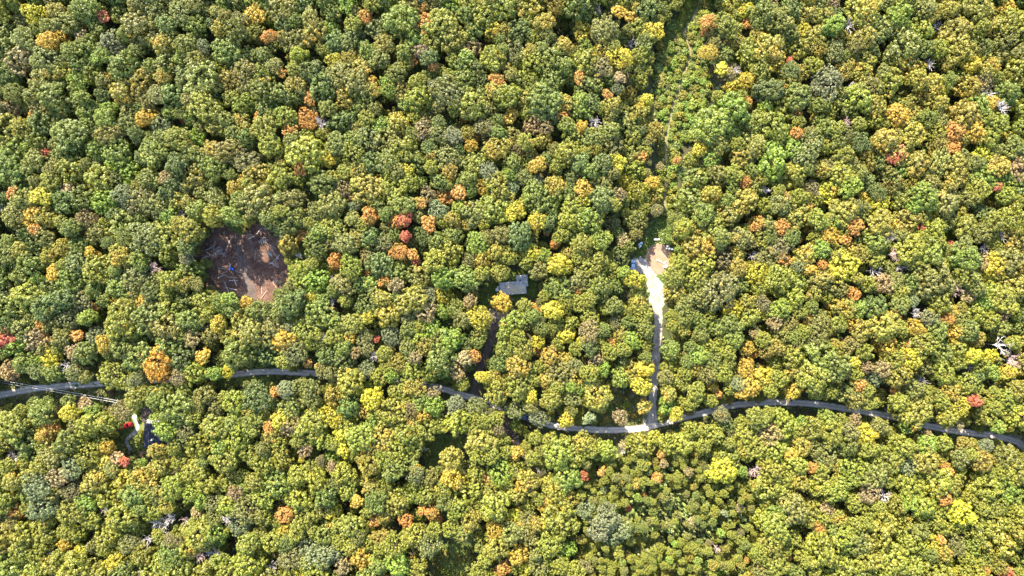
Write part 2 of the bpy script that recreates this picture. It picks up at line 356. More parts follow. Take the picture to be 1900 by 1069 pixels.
ribbon("stone_path", [(249, 776), (254, 786), (255, 795), (249, 803), (241, 810), (234, 818), (238, 828), (243, 836)], 1.5, 0.020, 'slab', 21, 0.1)
sheet("road_verge", VERGE, 0.008, 'scrub', 0.5, 1.0, 22)
sheet("shaded_verge", VERGE_B, 0.008, 'meadow', 0.5, 1.0, 23)
sheet("scrub_bank", SCRUB, 0.008, 'scrub', 0.5, 1.0, 24)
sheet("trail_meadow", TRAIL_STRIP, 0.012, 'meadow', 0.6, 1.0, 25)
ribbon("trail", TRAIL, 1.0, 0.020, 'path', 26, 0.3)
ribbon("trail_branch", [(1278, 82), (1284, 74), (1292, 66), (1287, 55), (1296, 42)], 1.6, 0.016, 'path', 27, 0.3)
sheet("patio", [(940, 546), (954, 546), (953, 558), (944, 560), (938, 553)], 0.016, 'slab', 0.12, 0.6, 28)
sheet("gravel_turnout", [(1868, 806), (1885, 806), (1915, 812), (1915, 846), (1898, 838), (1886, 828), (1874, 818)], 0.016, 'gravel', 0.3, 0.8, 29)

# ------------------------------------------------------------------ tree meshes (unit crowns: radius 1, centre at 0)
def leaf_mesh(name, cen, nor, size, tone, aspect=1.35):
    n = len(cen)
    nor = nor/np.linalg.norm(nor, axis=1, keepdims=True)
    ref = NR.normal(size=(n, 3)); u = np.cross(nor, ref); u /= np.linalg.norm(u, axis=1, keepdims=True); w = np.cross(nor, u)
    s = size[:, None]*0.5
    a, b = u*s*aspect, w*s
    v = np.stack([cen - a, cen - b, cen + a, cen + b], 1).reshape(-1, 3)
    me = bpy.data.meshes.new(name)
    me.vertices.add(4*n); me.vertices.foreach_set("co", v.astype(np.float32).ravel())
    me.loops.add(4*n); me.loops.foreach_set("vertex_index", np.arange(4*n, dtype=np.int32))
    me.polygons.add(n); me.polygons.foreach_set("loop_start", np.arange(0, 4*n, 4, dtype=np.int32))
    me.polygons.foreach_set("loop_total", np.full(n, 4, np.int32))
    me.update()
    at = me.attributes.new("tone", 'FLOAT', 'FACE'); at.data.foreach_set("value", tone.astype(np.float32))
    return me
def rand_dirs(n):
    d = NR.normal(size=(n, 3)); return d/np.linalg.norm(d, axis=1, keepdims=True)
def crown(name, kind=0):
    """kind 0: lumpy maple-like dome of leaf clumps; 1: finer, fuzzier crown; 2: open crown with gaps; 3: low shrub mound"""
    lob = []
    if kind == 3:
        for i in range(6):
            a = 2*math.pi*i/6 + NR.uniform(-.4, .4); rr = NR.uniform(.3, .6)
            lob.append((rr*math.cos(a), rr*math.sin(a), NR.uniform(-.1, .15), NR.uniform(.32, .48)))
        lob.append((0, 0, .12, .55)); ncl, nlf, lsz, csz = 20, 16, .14, .20
    else:
        lob.append((NR.uniform(-.12, .12), NR.uniform(-.12, .12), NR.uniform(.28, .42), NR.uniform(.46, .58)))
        k = int(NR.integers(5, 8)); ph = NR.uniform(0, 6)
        for i in range(k):
            a = ph + 2*math.pi*i/k + NR.uniform(-.35, .35); rr = NR.uniform(.42, .66)
            lob.append((rr*math.cos(a), rr*math.sin(a), NR.uniform(-.12, .28), NR.uniform(.30, .46)))
        k = int(NR.integers(4, 7)); ph = NR.uniform(0, 6)
        for i in range(k):
            a = ph + 2*math.pi*i/k + NR.uniform(-.4, .4); rr = NR.uniform(.45, .72)
            lob.append((rr*math.cos(a), rr*math.sin(a), NR.uniform(-.55, -.22), NR.uniform(.28, .42)))
        ncl, nlf, lsz, csz = 38, 30, .062, .122
        if kind == 1: ncl, nlf, lsz, csz = 66, 18, .05, .085
        if kind == 2: ncl, nlf, lsz, csz = 24, 18, .078, .125
    if kind == 4:      # lopsided: limbs reach out to one side
        a = NR.uniform(0, 6.28); lob = [(x + .22*math.cos(a)*(.5 - z), y + .22*math.sin(a)*(.5 - z), z + NR.uniform(-.12, .12), r*NR.uniform(.8, 1.12)) for x, y, z, r in lob]
        lob.append((.85*math.cos(a), .85*math.sin(a), NR.uniform(-.3, .1), NR.uniform(.26, .36))); lob.append((.7*math.cos(a + 2.2), .7*math.sin(a + 2.2), NR.uniform(-.3, .2), NR.uniform(.24, .34)))
    C, N, T, Z = [], [], [], []
    L = np.array(lob)
    for i, (x, y, z, r) in enumerate(lob):
        m = int(ncl*(r/.42)**1.6)
        d = rand_dirs(m); p = np.array([x, y, z]) + d*r*NR.uniform(.86, 1.06, (m, 1))
        keep = np.ones(m, bool)
        for j, q in enumerate(L):
            if j != i: keep &= np.linalg.norm(p - q[:3], axis=1) > q[3]*.84
        keep &= (d[:, 2] > -.55) | (NR.random(m) < .25)
        p, d = p[keep], d[keep]
        lt = NR.uniform(-.1, .1)
        for pc, dc in zip(p, d):
            k = max(4, int(nlf*NR.uniform(.7, 1.3))); cr = csz*NR.uniform(.7, 1.35)
            o = rand_dirs(k) + dc*.45 + np.array([0, 0, .2]); o /= np.linalg.norm(o, axis=1, keepdims=True)
            C.append(pc + o*cr*NR.uniform(.75, 1.05, (k, 1))); N.append(o + rand_dirs(k)*.38)
            t0 = np.clip(.5 + lt + NR.normal()*.16, 0, 1)
            T.append(np.clip(t0 + NR.normal(size=k)*.10, 0, 1)); Z.append(lsz*NR.uniform(.7, 1.35, k))
    # leaves inside the crown, seen only through its gaps
    m = 260 if kind != 2 else 120
    q = L[NR.integers(0, len(L), m)]
    C.append(q[:, :3] + rand_dirs(m)*q[:, 3:]*NR.uniform(.2, .85, (m, 1))); N.append(rand_dirs(m) + [0, 0, .6])
    T.append(np.clip(.45 + NR.normal(size=m)*.12, 0, 1)); Z.append(np.full(m, lsz*2.0))
    me = leaf_mesh(name, np.concatenate(C), np.concatenate(N), np.concatenate(Z), np.concatenate(T))
    me.materials.append(M['leaf']); return me
def conifer_crown(name):
    C, N, T, Z = [], [], [], []
    for lv in range(15):
        t = lv/14; rad = (1 - t)**.8*1.0 + .03; z = -1 + 2*t
        for k in range(max(4, int(10*(1 - t) + 4))):
            a = NR.uniform(0, 2*math.pi); L = rad*NR.uniform(.75, 1.1)
            for s in np.linspace(.2, 1, max(3, int(7*rad))):
                c = np.array([math.cos(a)*L*s, math.sin(a)*L*s, z - .16*s*L + NR.normal()*.02]); k2 = 2
                C.append(c + NR.normal(size=(k2, 3))*[.05, .05, .02])
                N.append(np.array([math.cos(a)*.6, math.sin(a)*.6, 1.0]) + NR.normal(size=(k2, 3))*.35)
                T.append(np.clip(.35 + .4*s + NR.normal(size=k2)*.1, 0, 1)); Z.append(.17*NR.uniform(.7, 1.2, k2))
    me = leaf_mesh(name, np.concatenate(C), np.concatenate(N), np.concatenate(Z), np.concatenate(T), 1.6)
    me.materials.append(M['needle']); return me
def trunk_mesh(name, limbs=5, seed=0):
    r = random.Random(seed); bm = bmesh.new()
    bend = (r.uniform(-.05, .05), r.uniform(-.05, .05))
    tube(bm, [(0, 0, 0), (bend[0]*.5, bend[1]*.5, .35), (bend[0], bend[1], .7), (bend[0]*1.2, bend[1]*1.2, 1.0)], [.062, .048, .038, .016], 7)
    for i in range(limbs):
        a = 2*math.pi*i/limbs + r.uniform(-.4, .4); L = r.uniform(.4, .65); z0 = r.uniform(.62, .85)
        tube(bm, [(bend[0], bend[1], z0), (math.cos(a)*L*.5, math.sin(a)*L*.5, z0 + .09), (math.cos(a)*L, math.sin(a)*L, z0 + .17)], [.022, .015, .006], 5)
    me = bpy.data.meshes.new(name); bm.to_mesh(me); bm.free(); me.materials.append(M['bark']); return me
def bare_mesh(name, mat, seed):
    """leafless branches growing from a stem; unit crown like the leafy ones (radius 1, z -1..1)"""
    r = random.Random(seed); bm = bmesh.new()
    def grow(p, d, L, rad, lv):
        q = p + d*L*.5 + Vector((r.uniform(-1, 1), r.uniform(-1, 1), r.uniform(-.5, 1)))*L*.09
        e = q + (d + Vector((r.uniform(-1, 1), r.uniform(-1, 1), r.uniform(-.3, .5)))*.25).normalized()*L*.5
        tube(bm, [p, q, e], [rad, rad*.8, rad*.5], 4 if lv else 6, cap=False)
        if lv >= 3: return
        for _ in range(r.choice((3, 4)) if lv < 2 else 3):
            t = r.uniform(.35, 1); s = p.lerp(e, t)
            nd = (d*.75 + Vector((r.uniform(-1, 1), r.uniform(-1, 1), r.uniform(-.35, .6)))).normalized()
            grow(s, nd, L*r.uniform(.5, .72), rad*.52, lv + 1)
    for i in range(8):
        a = 2*math.pi*i/8 + r.uniform(-.3, .3); el = r.uniform(.15, 1.1)
        d = Vector((math.cos(a)*math.cos(el), math.sin(a)*math.cos(el), math.sin(el)))
        grow(Vector((0, 0, -.5 + .5*r.random())), d, r.uniform(.55, .8), .034, 1)
    me = bpy.data.meshes.new(name); bm.to_mesh(me); bm.free(); me.materials.append(M[mat]); return me

CROWN = {'a': [crown("crown", 0 if q % 5 < 2 else 4) for q in range(12)], 'w': [crown("fine_crown", 1) for _ in range(4)],
         'o': [crown("open_crown", 2) for _ in range(3)], 's': [crown("shrub_foliage", 3) for _ in range(5)],
         'c': [conifer_crown("conifer_crown") for _ in range(3)],
         'd': [bare_mesh("bare_branches", 'dead_wood', 40 + i) for i in range(3)],
         'q': [bare_mesh("bare_branches", 'dead_wood_red', 50 + i) for i in range(2)]}
TRUNK = [trunk_mesh("trunk", 5, i) for i in range(5)]
SNAG = [trunk_mesh("dead_trunk", 3, 20 + i) for i in range(2)]
for m_ in SNAG: m_.materials[0] = M['dead_wood']

# ------------------------------------------------------------------ which tree stands where (read off the photograph)
# px, py, radius in photo pixels, colour letter
NOTABLE = """
191 30 8 R|115 69 12 G|91 75 14 G|274 220 18 G|340 223 6 R|274 168 5 R|470 30 16 G|70 28 20 Y|105 22 16 k|150 68 10 P|35 115 22 P|22 198 18 B|48 72 20 W|90 112 20 W|212 82 24 S|61 214 7 O|45 238 18 k|300 80 14 k|335 22 18 W|146 150 15 T|447 228 16 k|412 55 16 k|207 142 9 G|232 172 20 k|302 145 12 k
500 67 12 O|479 30 10 G|677 29 12 O|790 15 11 O|784 47 14 O|797 83 16 k|804 123 7 O|765 112 9 O|875 87 13 P|866 105 9 T|922 149 9 O|575 184 9 O|572 222 16 O|539 242 13 O|480 215 8 O|520 135 8 O|550 155 14 k|617 112 12 Y|665 125 14 k|687 152 10 G|692 168 12 k|510 200 10 T|832 175 28 W|785 242 16 P|900 237 16 B|917 57 16 Y|862 220 6 O|884 255 6 O|920 130 8 D|947 215 10 G|597 230 12 D|742 170 15 k|780 95 10 P
1010 46 17 k|1147 21 9 G|1171 32 9 G|1082 60 13 G|1172 83 12 D|1110 18 9 D|1215 57 14 Y|1316 40 13 O|1387 45 9 O|1385 22 12 Y|1314 97 12 G|1347 8 15 k|1307 62 6 R|1350 137 14 P|1365 130 8 D|1340 130 9 Y|1385 150 16 Y|1357 162 12 Y|1385 192 11 O|1076 144 8 O|1116 125 17 B|1150 145 8 P|1126 175 7 O|1166 180 15 k|1200 187 11 Y|1049 190 13 k|1045 217 12 O|1014 239 12 P|987 232 14 P|1080 235 10 G|1187 210 18 k|1215 245 16 k|1150 107 17 Y|1114 92 15 k|1045 87 13 k|1362 205 25 T|1325 230 26 T|1105 227 10 D|1122 227 6 D|957 95 18 W|1320 255 12 B
1576 48 13 D|1737 50 14 D|1490 54 13 Y|1545 50 18 T|1547 4 10 P|1432 5 12 P|1440 117 18 G|1462 155 18 k|1762 15 14 k|1867 11 12 G|1780 100 20 k|1800 120 18 Y|1760 118 16 k|1600 135 17 k|1577 160 10 D|1725 120 9 D|1827 178 13 D|1857 200 14 D|1837 191 12 G|1767 245 17 O|1807 242 18 G|1665 215 16 G|1625 197 16 k|1479 247 11 O|1475 212 8 O|1570 227 9 Q|1572 250 14 W|1797 162 17 k|1707 180 14 k|1705 150 16 k|1752 162 9 Y|1532 155 26 S|1467 112 6 R|1520 92 14 k
87 285 11 R|78 363 14 Y|126 351 10 P|24 358 8 O|332 333 13 k|352 360 5 O|60 412 14 G|58 392 10 G|65 427 9 O|85 402 18 k|162 407 20 B|265 375 24 W|290 385 20 W|307 330 12 P|400 370 18 W|457 300 18 W|270 442 26 W|181 474 7 G|167 468 7 G|392 279 14 k|117 462 14 k|11 390 12 D|287 495 13 Q|37 467 15 k|310 380 10 S|337 397 8 D|100 507 10 G
685 399 14 O|735 412 13 O|750 408 12 R|752 437 8 R|779 377 8 O|795 417 10 O|740 467 14 O|765 472 8 O|772 483 7 R|622 484 13 O|715 522 11 O|682 505 6 O|560 437 8 O|660 442 13 k|755 317 13 Y|610 295 13 Y|500 287 6 O|557 312 10 O|795 362 14 P|825 362 12 O|852 357 10 O|887 345 13 G|875 272 10 G|635 345 18 B|647 356 12 P|830 290 20 W|715 452 15 W|660 380 12 S|587 395 18 W|840 407 14 k|897 415 13 Y|895 485 16 k|927 502 14 k|922 465 14 k|685 527 10 T|887 452 18 T|825 517 18 T|620 520 10 D|555 475 8 D|925 417 6 O|947 392 8 Y|780 337 12 T|735 530 10 P
997 307 12 G|960 280 16 B|1081 350 13 G|1087 370 9 Y|1187 294 10 O|1142 300 14 Y|1300 277 13 Y|1322 294 15 T|1256 298 6 O|1149 360 10 P|1209 342 12 G|1157 337 13 Y|1212 370 14 k|1219 390 9 B|1225 308 7 P|1377 337 12 O|1320 360 14 k|1405 417 14 O|1015 430 6 O|986 468 13 Y|1135 415 16 W|1114 446 19 T|1342 482 24 B|995 340 12 S|971 327 12 W|1105 277 11 k|1397 475 10 D|1375 292 17 k|955 392 14 Y|997 410 15 Y|1030 452 8 O|1157 447 10 P|1035 492 17 Y|1002 505 16 o|1077 515 17 o|1180 520 17 Y|1400 505 17 Y|1420 352 8 D
1539 357 18 Y|1579 350 18 T|1664 288 15 R|1765 277 14 O|1820 285 13 Y|1585 422 13 O|1632 414 20 k|1600 365 9 G|1567 445 9 O|1537 440 17 G|1505 460 7 R|1450 420 11 O|1495 382 8 O|1502 500 10 G|1525 492 8 O|1711 420 7 R|1764 452 5 R|1850 347 7 R|1795 440 5 R|1649 442 14 D|1657 472 13 Q|1670 495 14 D|1622 505 13 D|1815 490 15 P|1845 495 17 Y|1774 531 13 Q|1852 512 9 D|1835 520 8 Y|1892 317 18 P|1857 437 11 D|1825 462 10 D|1457 364 8 O|1505 350 12 B|1610 302 18 k|1522 315 14 k|1452 482 9 O|1627 380 17 Y|1725 390 12 Y|1560 497 22 Y|1637 527 15 P|1482 447 5 O
295 676 24 A|10 627 16 R|65 632 18 P|215 556 12 G|266 560 12 G|197 639 14 G|135 652 12 P|144 624 8 O|87 631 9 O|149 679 6 R|125 763 13 Y|92 798 15 O|377 661 10 G|357 631 13 P|405 601 13 G|265 617 15 T|150 556 18 B|130 592 18 W|160 750 9 P|20 689 17 P|457 561 10 G|352 750 5 R|375 600 10 D|122 679 11 D|330 702 12 B|252 704 13 W|395 694 12 T|422 690 11 Y|92 666 13 Y|77 601 9 O|345 797 16 W|175 571 6 O|225 762 17 B
530 631 17 G|565 640 11 Y|572 674 7 O|682 589 9 Y|697 630 6 R|877 661 12 O|847 686 14 P|930 566 17 G|872 559 10 P|890 589 18 Y|785 769 12 G|764 788 7 G|520 781 14 Y|497 793 7 O|510 729 8 O|692 739 19 Y|615 771 18 Y|897 699 11 Y|767 721 14 k|762 764 16 B|530 724 14 S|727 626 19 S|802 614 16 T|837 629 20 T|535 791 14 P|862 666 10 P|615 561 9 D|600 624 8 D|696 661 9 D|755 589 10 B|710 554 15 k|725 648 6 O|802 731 10 P|845 751 14 S|695 781 15 T|885 759 17 W|582 551 10 Y|650 626 10 G|825 549 16 Y|772 664 12 P
1027 578 15 Y|1197 686 13 Y|1192 716 16 Y|1049 623 12 Y|1081 633 8 Y|997 634 12 Y|955 599 20 T|995 653 6 O|1135 633 7 O|1200 650 6 O|1385 648 12 G|1385 681 14 G|1322 716 10 G|1332 731 8 O|1390 719 16 G|1412 699 17 Y|1400 659 6 O|985 736 14 Y|1100 734 22 k|1112 751 14 G|1152 774 12 P|1255 768 10 Y|1037 694 20 o|1360 574 18 Y|1415 564 12 B|1372 714 13 S|1182 561 15 k|1144 599 12 B|1051 669 12 k|1075 541 8 O|1400 620 8 P|990 571 6 O|1002 576 5 R|1000 776 16 S|957 761 15 W|1092 776 10 S|1052 778 13 Y|1196 756 9 k|1340 770 12 B|1150 700 18 T|1196 585 14 y|1198 612 13 g|1198 640 14 y|1199 664 11 g|1186 545 14 y
1582 545 11 O|1700 610 14 G|1772 616 16 G|1760 581 13 G|1757 595 8 O|1642 641 18 G|1686 643 9 R|1661 585 9 O|1692 666 17 Y|1665 696 20 k|1617 706 15 S|1569 696 8 O|1550 709 6 O|1595 714 8 O|1810 744 11 R|1835 660 14 Y|1872 691 12 Y|1580 601 12 G|1637 606 24 k|1535 566 5 O|1500 594 7 O|1472 726 14 G|1807 659 14 Y|1772 541 13 Q|1797 549 10 P|1860 586 12 P|1855 641 17 D|1875 669 15 Q|1800 686 10 D|1697 581 11 D|1707 706 9 D|1827 564 14 T|1820 725 6 O|1780 756 16 Y|1660 726 8 O|1780 791 8 P|1585 674 9 Y|1610 681 12 P|1725 589 14 S|1587 779 8 P|1590 574 14 T|1440 644 14 k|1510 544 15 k|1555 644 15 k
230 890 15 Y|196 855 9 Y|200 830 12 G|81 808 13 G|150 1022 9 Y|210 1047 14 Y|30 948 15 O|400 991 20 T|297 863 17 k|175 896 22 k|437 916 12 P|319 1006 12 B|365 953 9 P|345 968 9 Q|302 973 18 D|317 961 12 D|397 1028 13 D|372 1031 10 Q|275 1001 10 D|80 941 26 S|70 901 20 S|135 868 20 S|27 848 14 D|422 963 11 D|447 973 17 S|197 946 9 D|120 1011 12 G|220 851 10 P|232 856 8 R|345 816 16 W|397 933 16 W|240 1008 17 W|135 913 15 B|287 836 12 k|95 846 18 o|262 1061 8 D|95 1026 8 D|54 1045 5 O
527 956 11 O|530 928 6 O|530 986 11 Y|620 948 12 Y|696 963 9 O|755 966 12 O|800 948 14 O|782 948 7 O|845 886 20 G|897 818 20 k|902 886 9 O|912 911 14 k|874 966 17 k|815 965 6 O|672 1036 18 G|702 998 14 k|920 981 15 G|935 1053 9 O|922 1061 7 O|762 1036 5 R|567 836 11 P|540 1036 17 W|635 1053 15 P|595 1033 25 S|575 1013 18 S|615 1026 18 S|797 1011 20 W|787 833 8 D|927 876 22 T|842 853 17 k|770 868 9 G|615 866 7 P|662 931 9 G|505 806 14 k|635 806 12 Y|635 836 10 Y|770 881 14 W|560 853 5 Y|595 856 9 B|482 988 10 k|557 1063 12 Y|505 1051 10 D
957 841 9 G|1160 826 9 P|1227 841 7 O|1219 887 8 O|1082 882 7 R|1117 875 7 O|1167 943 5 R|1287 968 8 P|1232 861 7 P|1401 873 12 Q|1360 882 6 O|1042 1003 6 R|1057 926 14 k|1015 943 13 G|1125 960 22 S|1135 990 22 S|1110 985 18 S|1150 980 18 S|1086 946 14 S|1010 976 10 Y|960 1031 17 G|955 961 12 Y|975 1051 14 Y|1330 1018 7 Q|1385 1038 6 O|1087 1051 12 B|1155 838 7 D|1215 813 13 Y|997 1053 16 W|1342 873 22 Y|1180 898 8 k|1194 918 5 O|1000 873 6 D
1608 808 15 Y|1754 865 9 O|1759 877 7 O|1753 925 10 O|1622 931 6 O|1464 1035 5 O|1748 1003 7 O|1640 920 12 D|1686 861 15 S|1830 827 13 S|1516 977 9 O|1555 964 13 k|1534 944 10 P|1487 915 6 P|1614 912 15 P|1503 871 9 O|1546 863 12 k|1533 843 18 W|1823 856 18 k|1686 935 14 T|1772 1010 17 W|1728 1003 17 Y|1784 954 18 Y|1862 905 18 T|1767 1062 9 Y|1865 1062 10 R|1826 1059 7 O|1467 843 9 G|1720 808 8 P
"""
GAPS = """30 15 16|200 125 9|390 70 12|455 85 16|180 198 9|412 200 12|335 235 10|45 168 9|475 85 16|525 98 14|632 52 14|675 62 12|818 100 18|700 25 12|707 145 9|725 197 10|837 225 16|925 207 12|1035 48 14|1060 75 13|1160 85 12|1165 140 13|1335 160 13|1028 250 12|1058 108 11|1550 118 12|1507 212 12|1497 155 12|1640 87 12|1755 183 15|1825 32 13|1795 143 12|1895 125 10|1615 125 9
8 415 22|3 340 12|240 490 12|295 485 9|140 407 9|250 282 8|212 350 9|587 312 12|570 375 11|672 460 10|645 372 9|875 435 16|862 460 12|772 412 7|495 347 12|700 525 9|820 315 8|1015 330 9|1090 385 14|1042 457 12|965 415 11|1350 290 12|1170 385 13|1415 367 12|1615 325 9|1610 355 8|1587 452 13|1447 492 12|1537 392 8|1850 380 12|1497 517 8
172 674 12|200 574 8|400 664 12|405 622 7|110 786 12|282 634 10|3 676 12|640 581 15|565 591 12|865 611 12|825 599 10|827 641 8|1162 551 11|1085 666 13|1110 709 11|1407 604 10|1335 576 9|1412 671 11|1575 619 9|1500 631 8|1640 711 10|1830 639 15|1837 709 13|1600 549 9|1747 631 10|1622 661 8
162 868 12|295 886 16|347 943 18|435 1008 18|177 1036 14|115 1016 11|110 936 11|300 1021 11|3 908 9|725 986 15|782 971 13|517 1038 15|767 1018 13|665 901 9|637 946 8|900 858 9|1025 871 12|1000 988 10|1075 1033 14|1030 1033 12|1392 996 12|1375 858 9|1640 832 8|1490 997 10|1565 928 9|1699 961 10|1787 896 13|1820 1026 12|1705 1013 10|1588 1039 9|1490 811 7"""
NOTABLE = [(float(a), float(b), float(c), d) for ln in NOTABLE.split("\n") for e in ln.split("|") if e.strip() for a, b, c, d in [e.split()]]
GAPS = [tuple(map(float, e.split())) for ln in GAPS.split("\n") for e in ln.split("|") if e.strip()]

# open ground as a mask over the picture plane of the ground (2 px cells, 200 px margin)
MG = 260; MW, MH = (1900 + 2*MG)//2, (1069 + 2*MG)//2
gy, gx = np.mgrid[0:MH, 0:MW]; GX = gx*2.0 - MG + 1; GY = gy*2.0 - MG + 1
def poly_mask(pts):
    ins = np.zeros((MH, MW), bool); n = len(pts)
    for i in range(n):
        (x1, y1), (x2, y2) = pts[i][:2], pts[(i + 1) % n][:2]
        c = ((y1 > GY) != (y2 > GY)) & (GX < (x2 - x1)*(GY - y1)/((y2 - y1) if y2 != y1 else 1e-9) + x1)
        ins ^= c
    return ins
def line_mask(pts, hw, dy=0.0):
    ins = np.zeros((MH, MW), bool)
    for (x1, y1), (x2, y2) in zip(pts[:-1], pts[1:]):
        y1 += dy; y2 += dy
        dx, dy_ = x2 - x1, y2 - y1; L = dx*dx + dy_*dy_
        t = np.clip(((GX - x1)*dx + (GY - y1)*dy_)/L, 0, 1)
        ins |= (GX - x1 - t*dx)**2 + (GY - y1 - t*dy_)**2 < hw*hw
    return ins
def cut(line, x0, x1): return [p for p in line if x0 <= p[0] <= x1]
OPEN = np.zeros((MH, MW), bool)
for pl in (CLEARING, YARD, LAWN, PARKING, MEADOW_A, MEADOW_B, FARM, VERGE, VERGE_B, SCRUB, TRAIL_STRIP): OPEN |= poly_mask(pl)
OPEN |= line_mask(DRIVE[1:], 9) | line_mask(HOUSE_DRIVE[2:-1], 5) | line_mask(SIDE_DRIVE[1:5], 7)
OPEN |= line_mask([(1005, 783)] + cut(ROAD, 1010, 1700), 6.5, 2) | line_mask(cut(ROAD, 1715, 1930), 6, 2) | line_mask([(435, 696)] + cut(ROAD, 470, 540), 7, 1)
OPEN |= line_mask(cut(ROAD, -150, 125), 6.5, 2) | line_mask([(815, 719), (850, 731), (886, 741)], 6) | line_mask([(912, 748), (926, 754)], 5) | line_mask([(1868, 812), (1915, 832)], 10)
OPEN |= line_mask([(962, 770), (988, 780)], 7)
STRIPM = poly_mask(TRAIL_STRIP)
GAPM = np.zeros((MH, MW), bool)
for x, y, r in GAPS: GAPM |= (GX - x)**2 + (GY - y)**2 < (r*0.8)**2
CONIFER = poly_mask([(1120, 1000), (1150, 960), (1190, 935), (1240, 918), (1300, 915), (1330, 950), (1325, 995), (1290, 1000), (1240, 985), (1200, 982)])
SMALLREG = poly_mask([(985, 560), (1200, 560), (1195, 740), (1000, 780), (985, 700)]) | poly_mask([(1225, 560), (1440, 540), (1440, 740), (1225, 770)])
TINYREG = poly_mask([(1085, 850), (1340, 840), (1400, 930), (1380, 1080), (1090, 1080), (1075, 950)])
ROADPTS = np.array([(p.x, p.y) for ln in (ROAD, HOUSE_DRIVE, SIDE_DRIVE, FARM_DRIVE) for p in smooth_line([P(*q) for q in ln], 10)])
def at(mask, x, y):
    i, j = int((y + MG)/2), int((x + MG)/2)
    return 0 <= i < MH and 0 <= j < MW and bool(mask[i, j])
def disc_hits(mask, x, y, r):
    if at(mask, x, y): return True
    return any(at(mask, x + r*math.cos(a), y + r*math.sin(a)) for a in [k*math.pi/5 for k in range(10)])

COL = {'g': (.120, .141, .017), 'd': (.092, .117, .019), 'y': (.170, .176, .015), 'o': (.146, .143, .024), 'k': (.200, .174, .020),
       'S': (.140, .155, .060), 'T': (.140, .188, .017), 'W': (.142, .146, .034), 'Y': (.31, .28, .016), 'G': (.33, .235, .022), 'A': (.40, .215, .020),
       'O': (.22, .185, .022), 'R': (.22, .165, .025), 'P': (.215, .160, .060), 'B': (.165, .142, .045), 'C': (.118, .142, .036),
       'D': (1, 1, 1), 'Q': (1, 1, 1)}
ACC = {'g': .06, 'd': .0, 'y': .12, 'o': .14, 'k': .32, 'S': 0, 'T': .1, 'W': .05, 'Y': .3, 'G': .6, 'A': 1, 'O': .8, 'R': .8, 'P': .1, 'B': .15, 'C': 0, 'D': 0, 'Q': 0}
NAME = {'g': 'green_tree', 'd': 'deep_green_tree', 'y': 'yellow_green_tree', 'o': 'olive_green_tree', 'k': 'ochre_tree', 'S': 'silvery_green_tree', 'T': 'bright_green_tree',
        'W': 'fine_leaved_tree', 'Y': 'yellow_tree', 'G': 'golden_tree', 'A': 'amber_tree', 'O': 'orange_leaved_tree', 'R': 'red_leaved_tree', 'P': 'rust_brown_tree', 'B': 'brown_olive_tree',
        'C': 'conifer_tree', 'D': 'bare_tree', 'Q': 'bare_reddish_tree'}
WORD = {'g': 'mid green leafy tree', 'd': 'deep green leafy tree', 'y': 'yellow-green leafy tree', 'o': 'olive green leafy tree', 'k': 'ochre-tinged green tree', 'S': 'silvery blue-green tree',
        'T': 'fresh bright green tree', 'W': 'fuzzy fine-leaved olive tree', 'Y': 'bright yellow autumn tree', 'G': 'golden orange-tinged autumn tree', 'A': 'large solid amber-orange tree', 'O': 'orange autumn tree', 'R': 'red autumn tree',
        'P': 'rust-brown thinning tree', 'B': 'brownish olive tree', 'C': 'narrow pointed conifer', 'D': 'leafless grey tree with bare branches', 'Q': 'leafless reddish-grey tree'}

def near_road(x, y, z, lim=2.3):
    p = P(x, y, z)
    return np.min((ROADPTS[:, 0] - p.x)**2 + (ROADPTS[:, 1] - p.y)**2) < lim*lim
trees = []       # (px, py, r_px, letter, level)   level 0 canopy, 1 understorey
def jit(c, k, rnd): return tuple(max(.004, v*rnd.uniform(1 - k, 1 + k)) for v in c)
pos = np.zeros((20000, 3)); npos = 0
def add(x, y, r, letter, lev):
    global npos
    pos[npos] = (x, y, r); npos += 1; trees.append((x, y, r, letter, lev))
for x, y, r, c in NOTABLE: add(x, y, r, c, 0 if r > 6.5 else 1)
def pick_letter(x, y):
    w = {'g': 30, 'd': 9, 'y': 28, 'o': 16, 'k': 8, 'W': 3, 'S': 1.6, 'T': 5, 'B': .8, 'P': .3}
    t = min(1, max(0, (x + 0.8*y - 350)/1300))
    w['g'] *= 1.5 - 0.9*t; w['d'] *= 1.6 - 1.2*t; w['y'] *= .5 + 1.2*t; w['k'] *= .6 + .9*t
    if y > 700: w['y'] *= 2.2; w['d'] *= .2; w['g'] *= .7; w['o'] *= .7; w['k'] *= .8; w['W'] *= .5; w['S'] *= .5; w['T'] *= 1.3  # yellower lower down: brightness of the sun-facing crowns put into leaf colour
    if x > 1450: w['k'] *= 1.5; w['o'] *= 1.3
    s = sum(w.values()); q = RNG.uniform(0, s)
    for k, v in w.items():
        q -= v
        if q <= 0: return k
    return 'g'
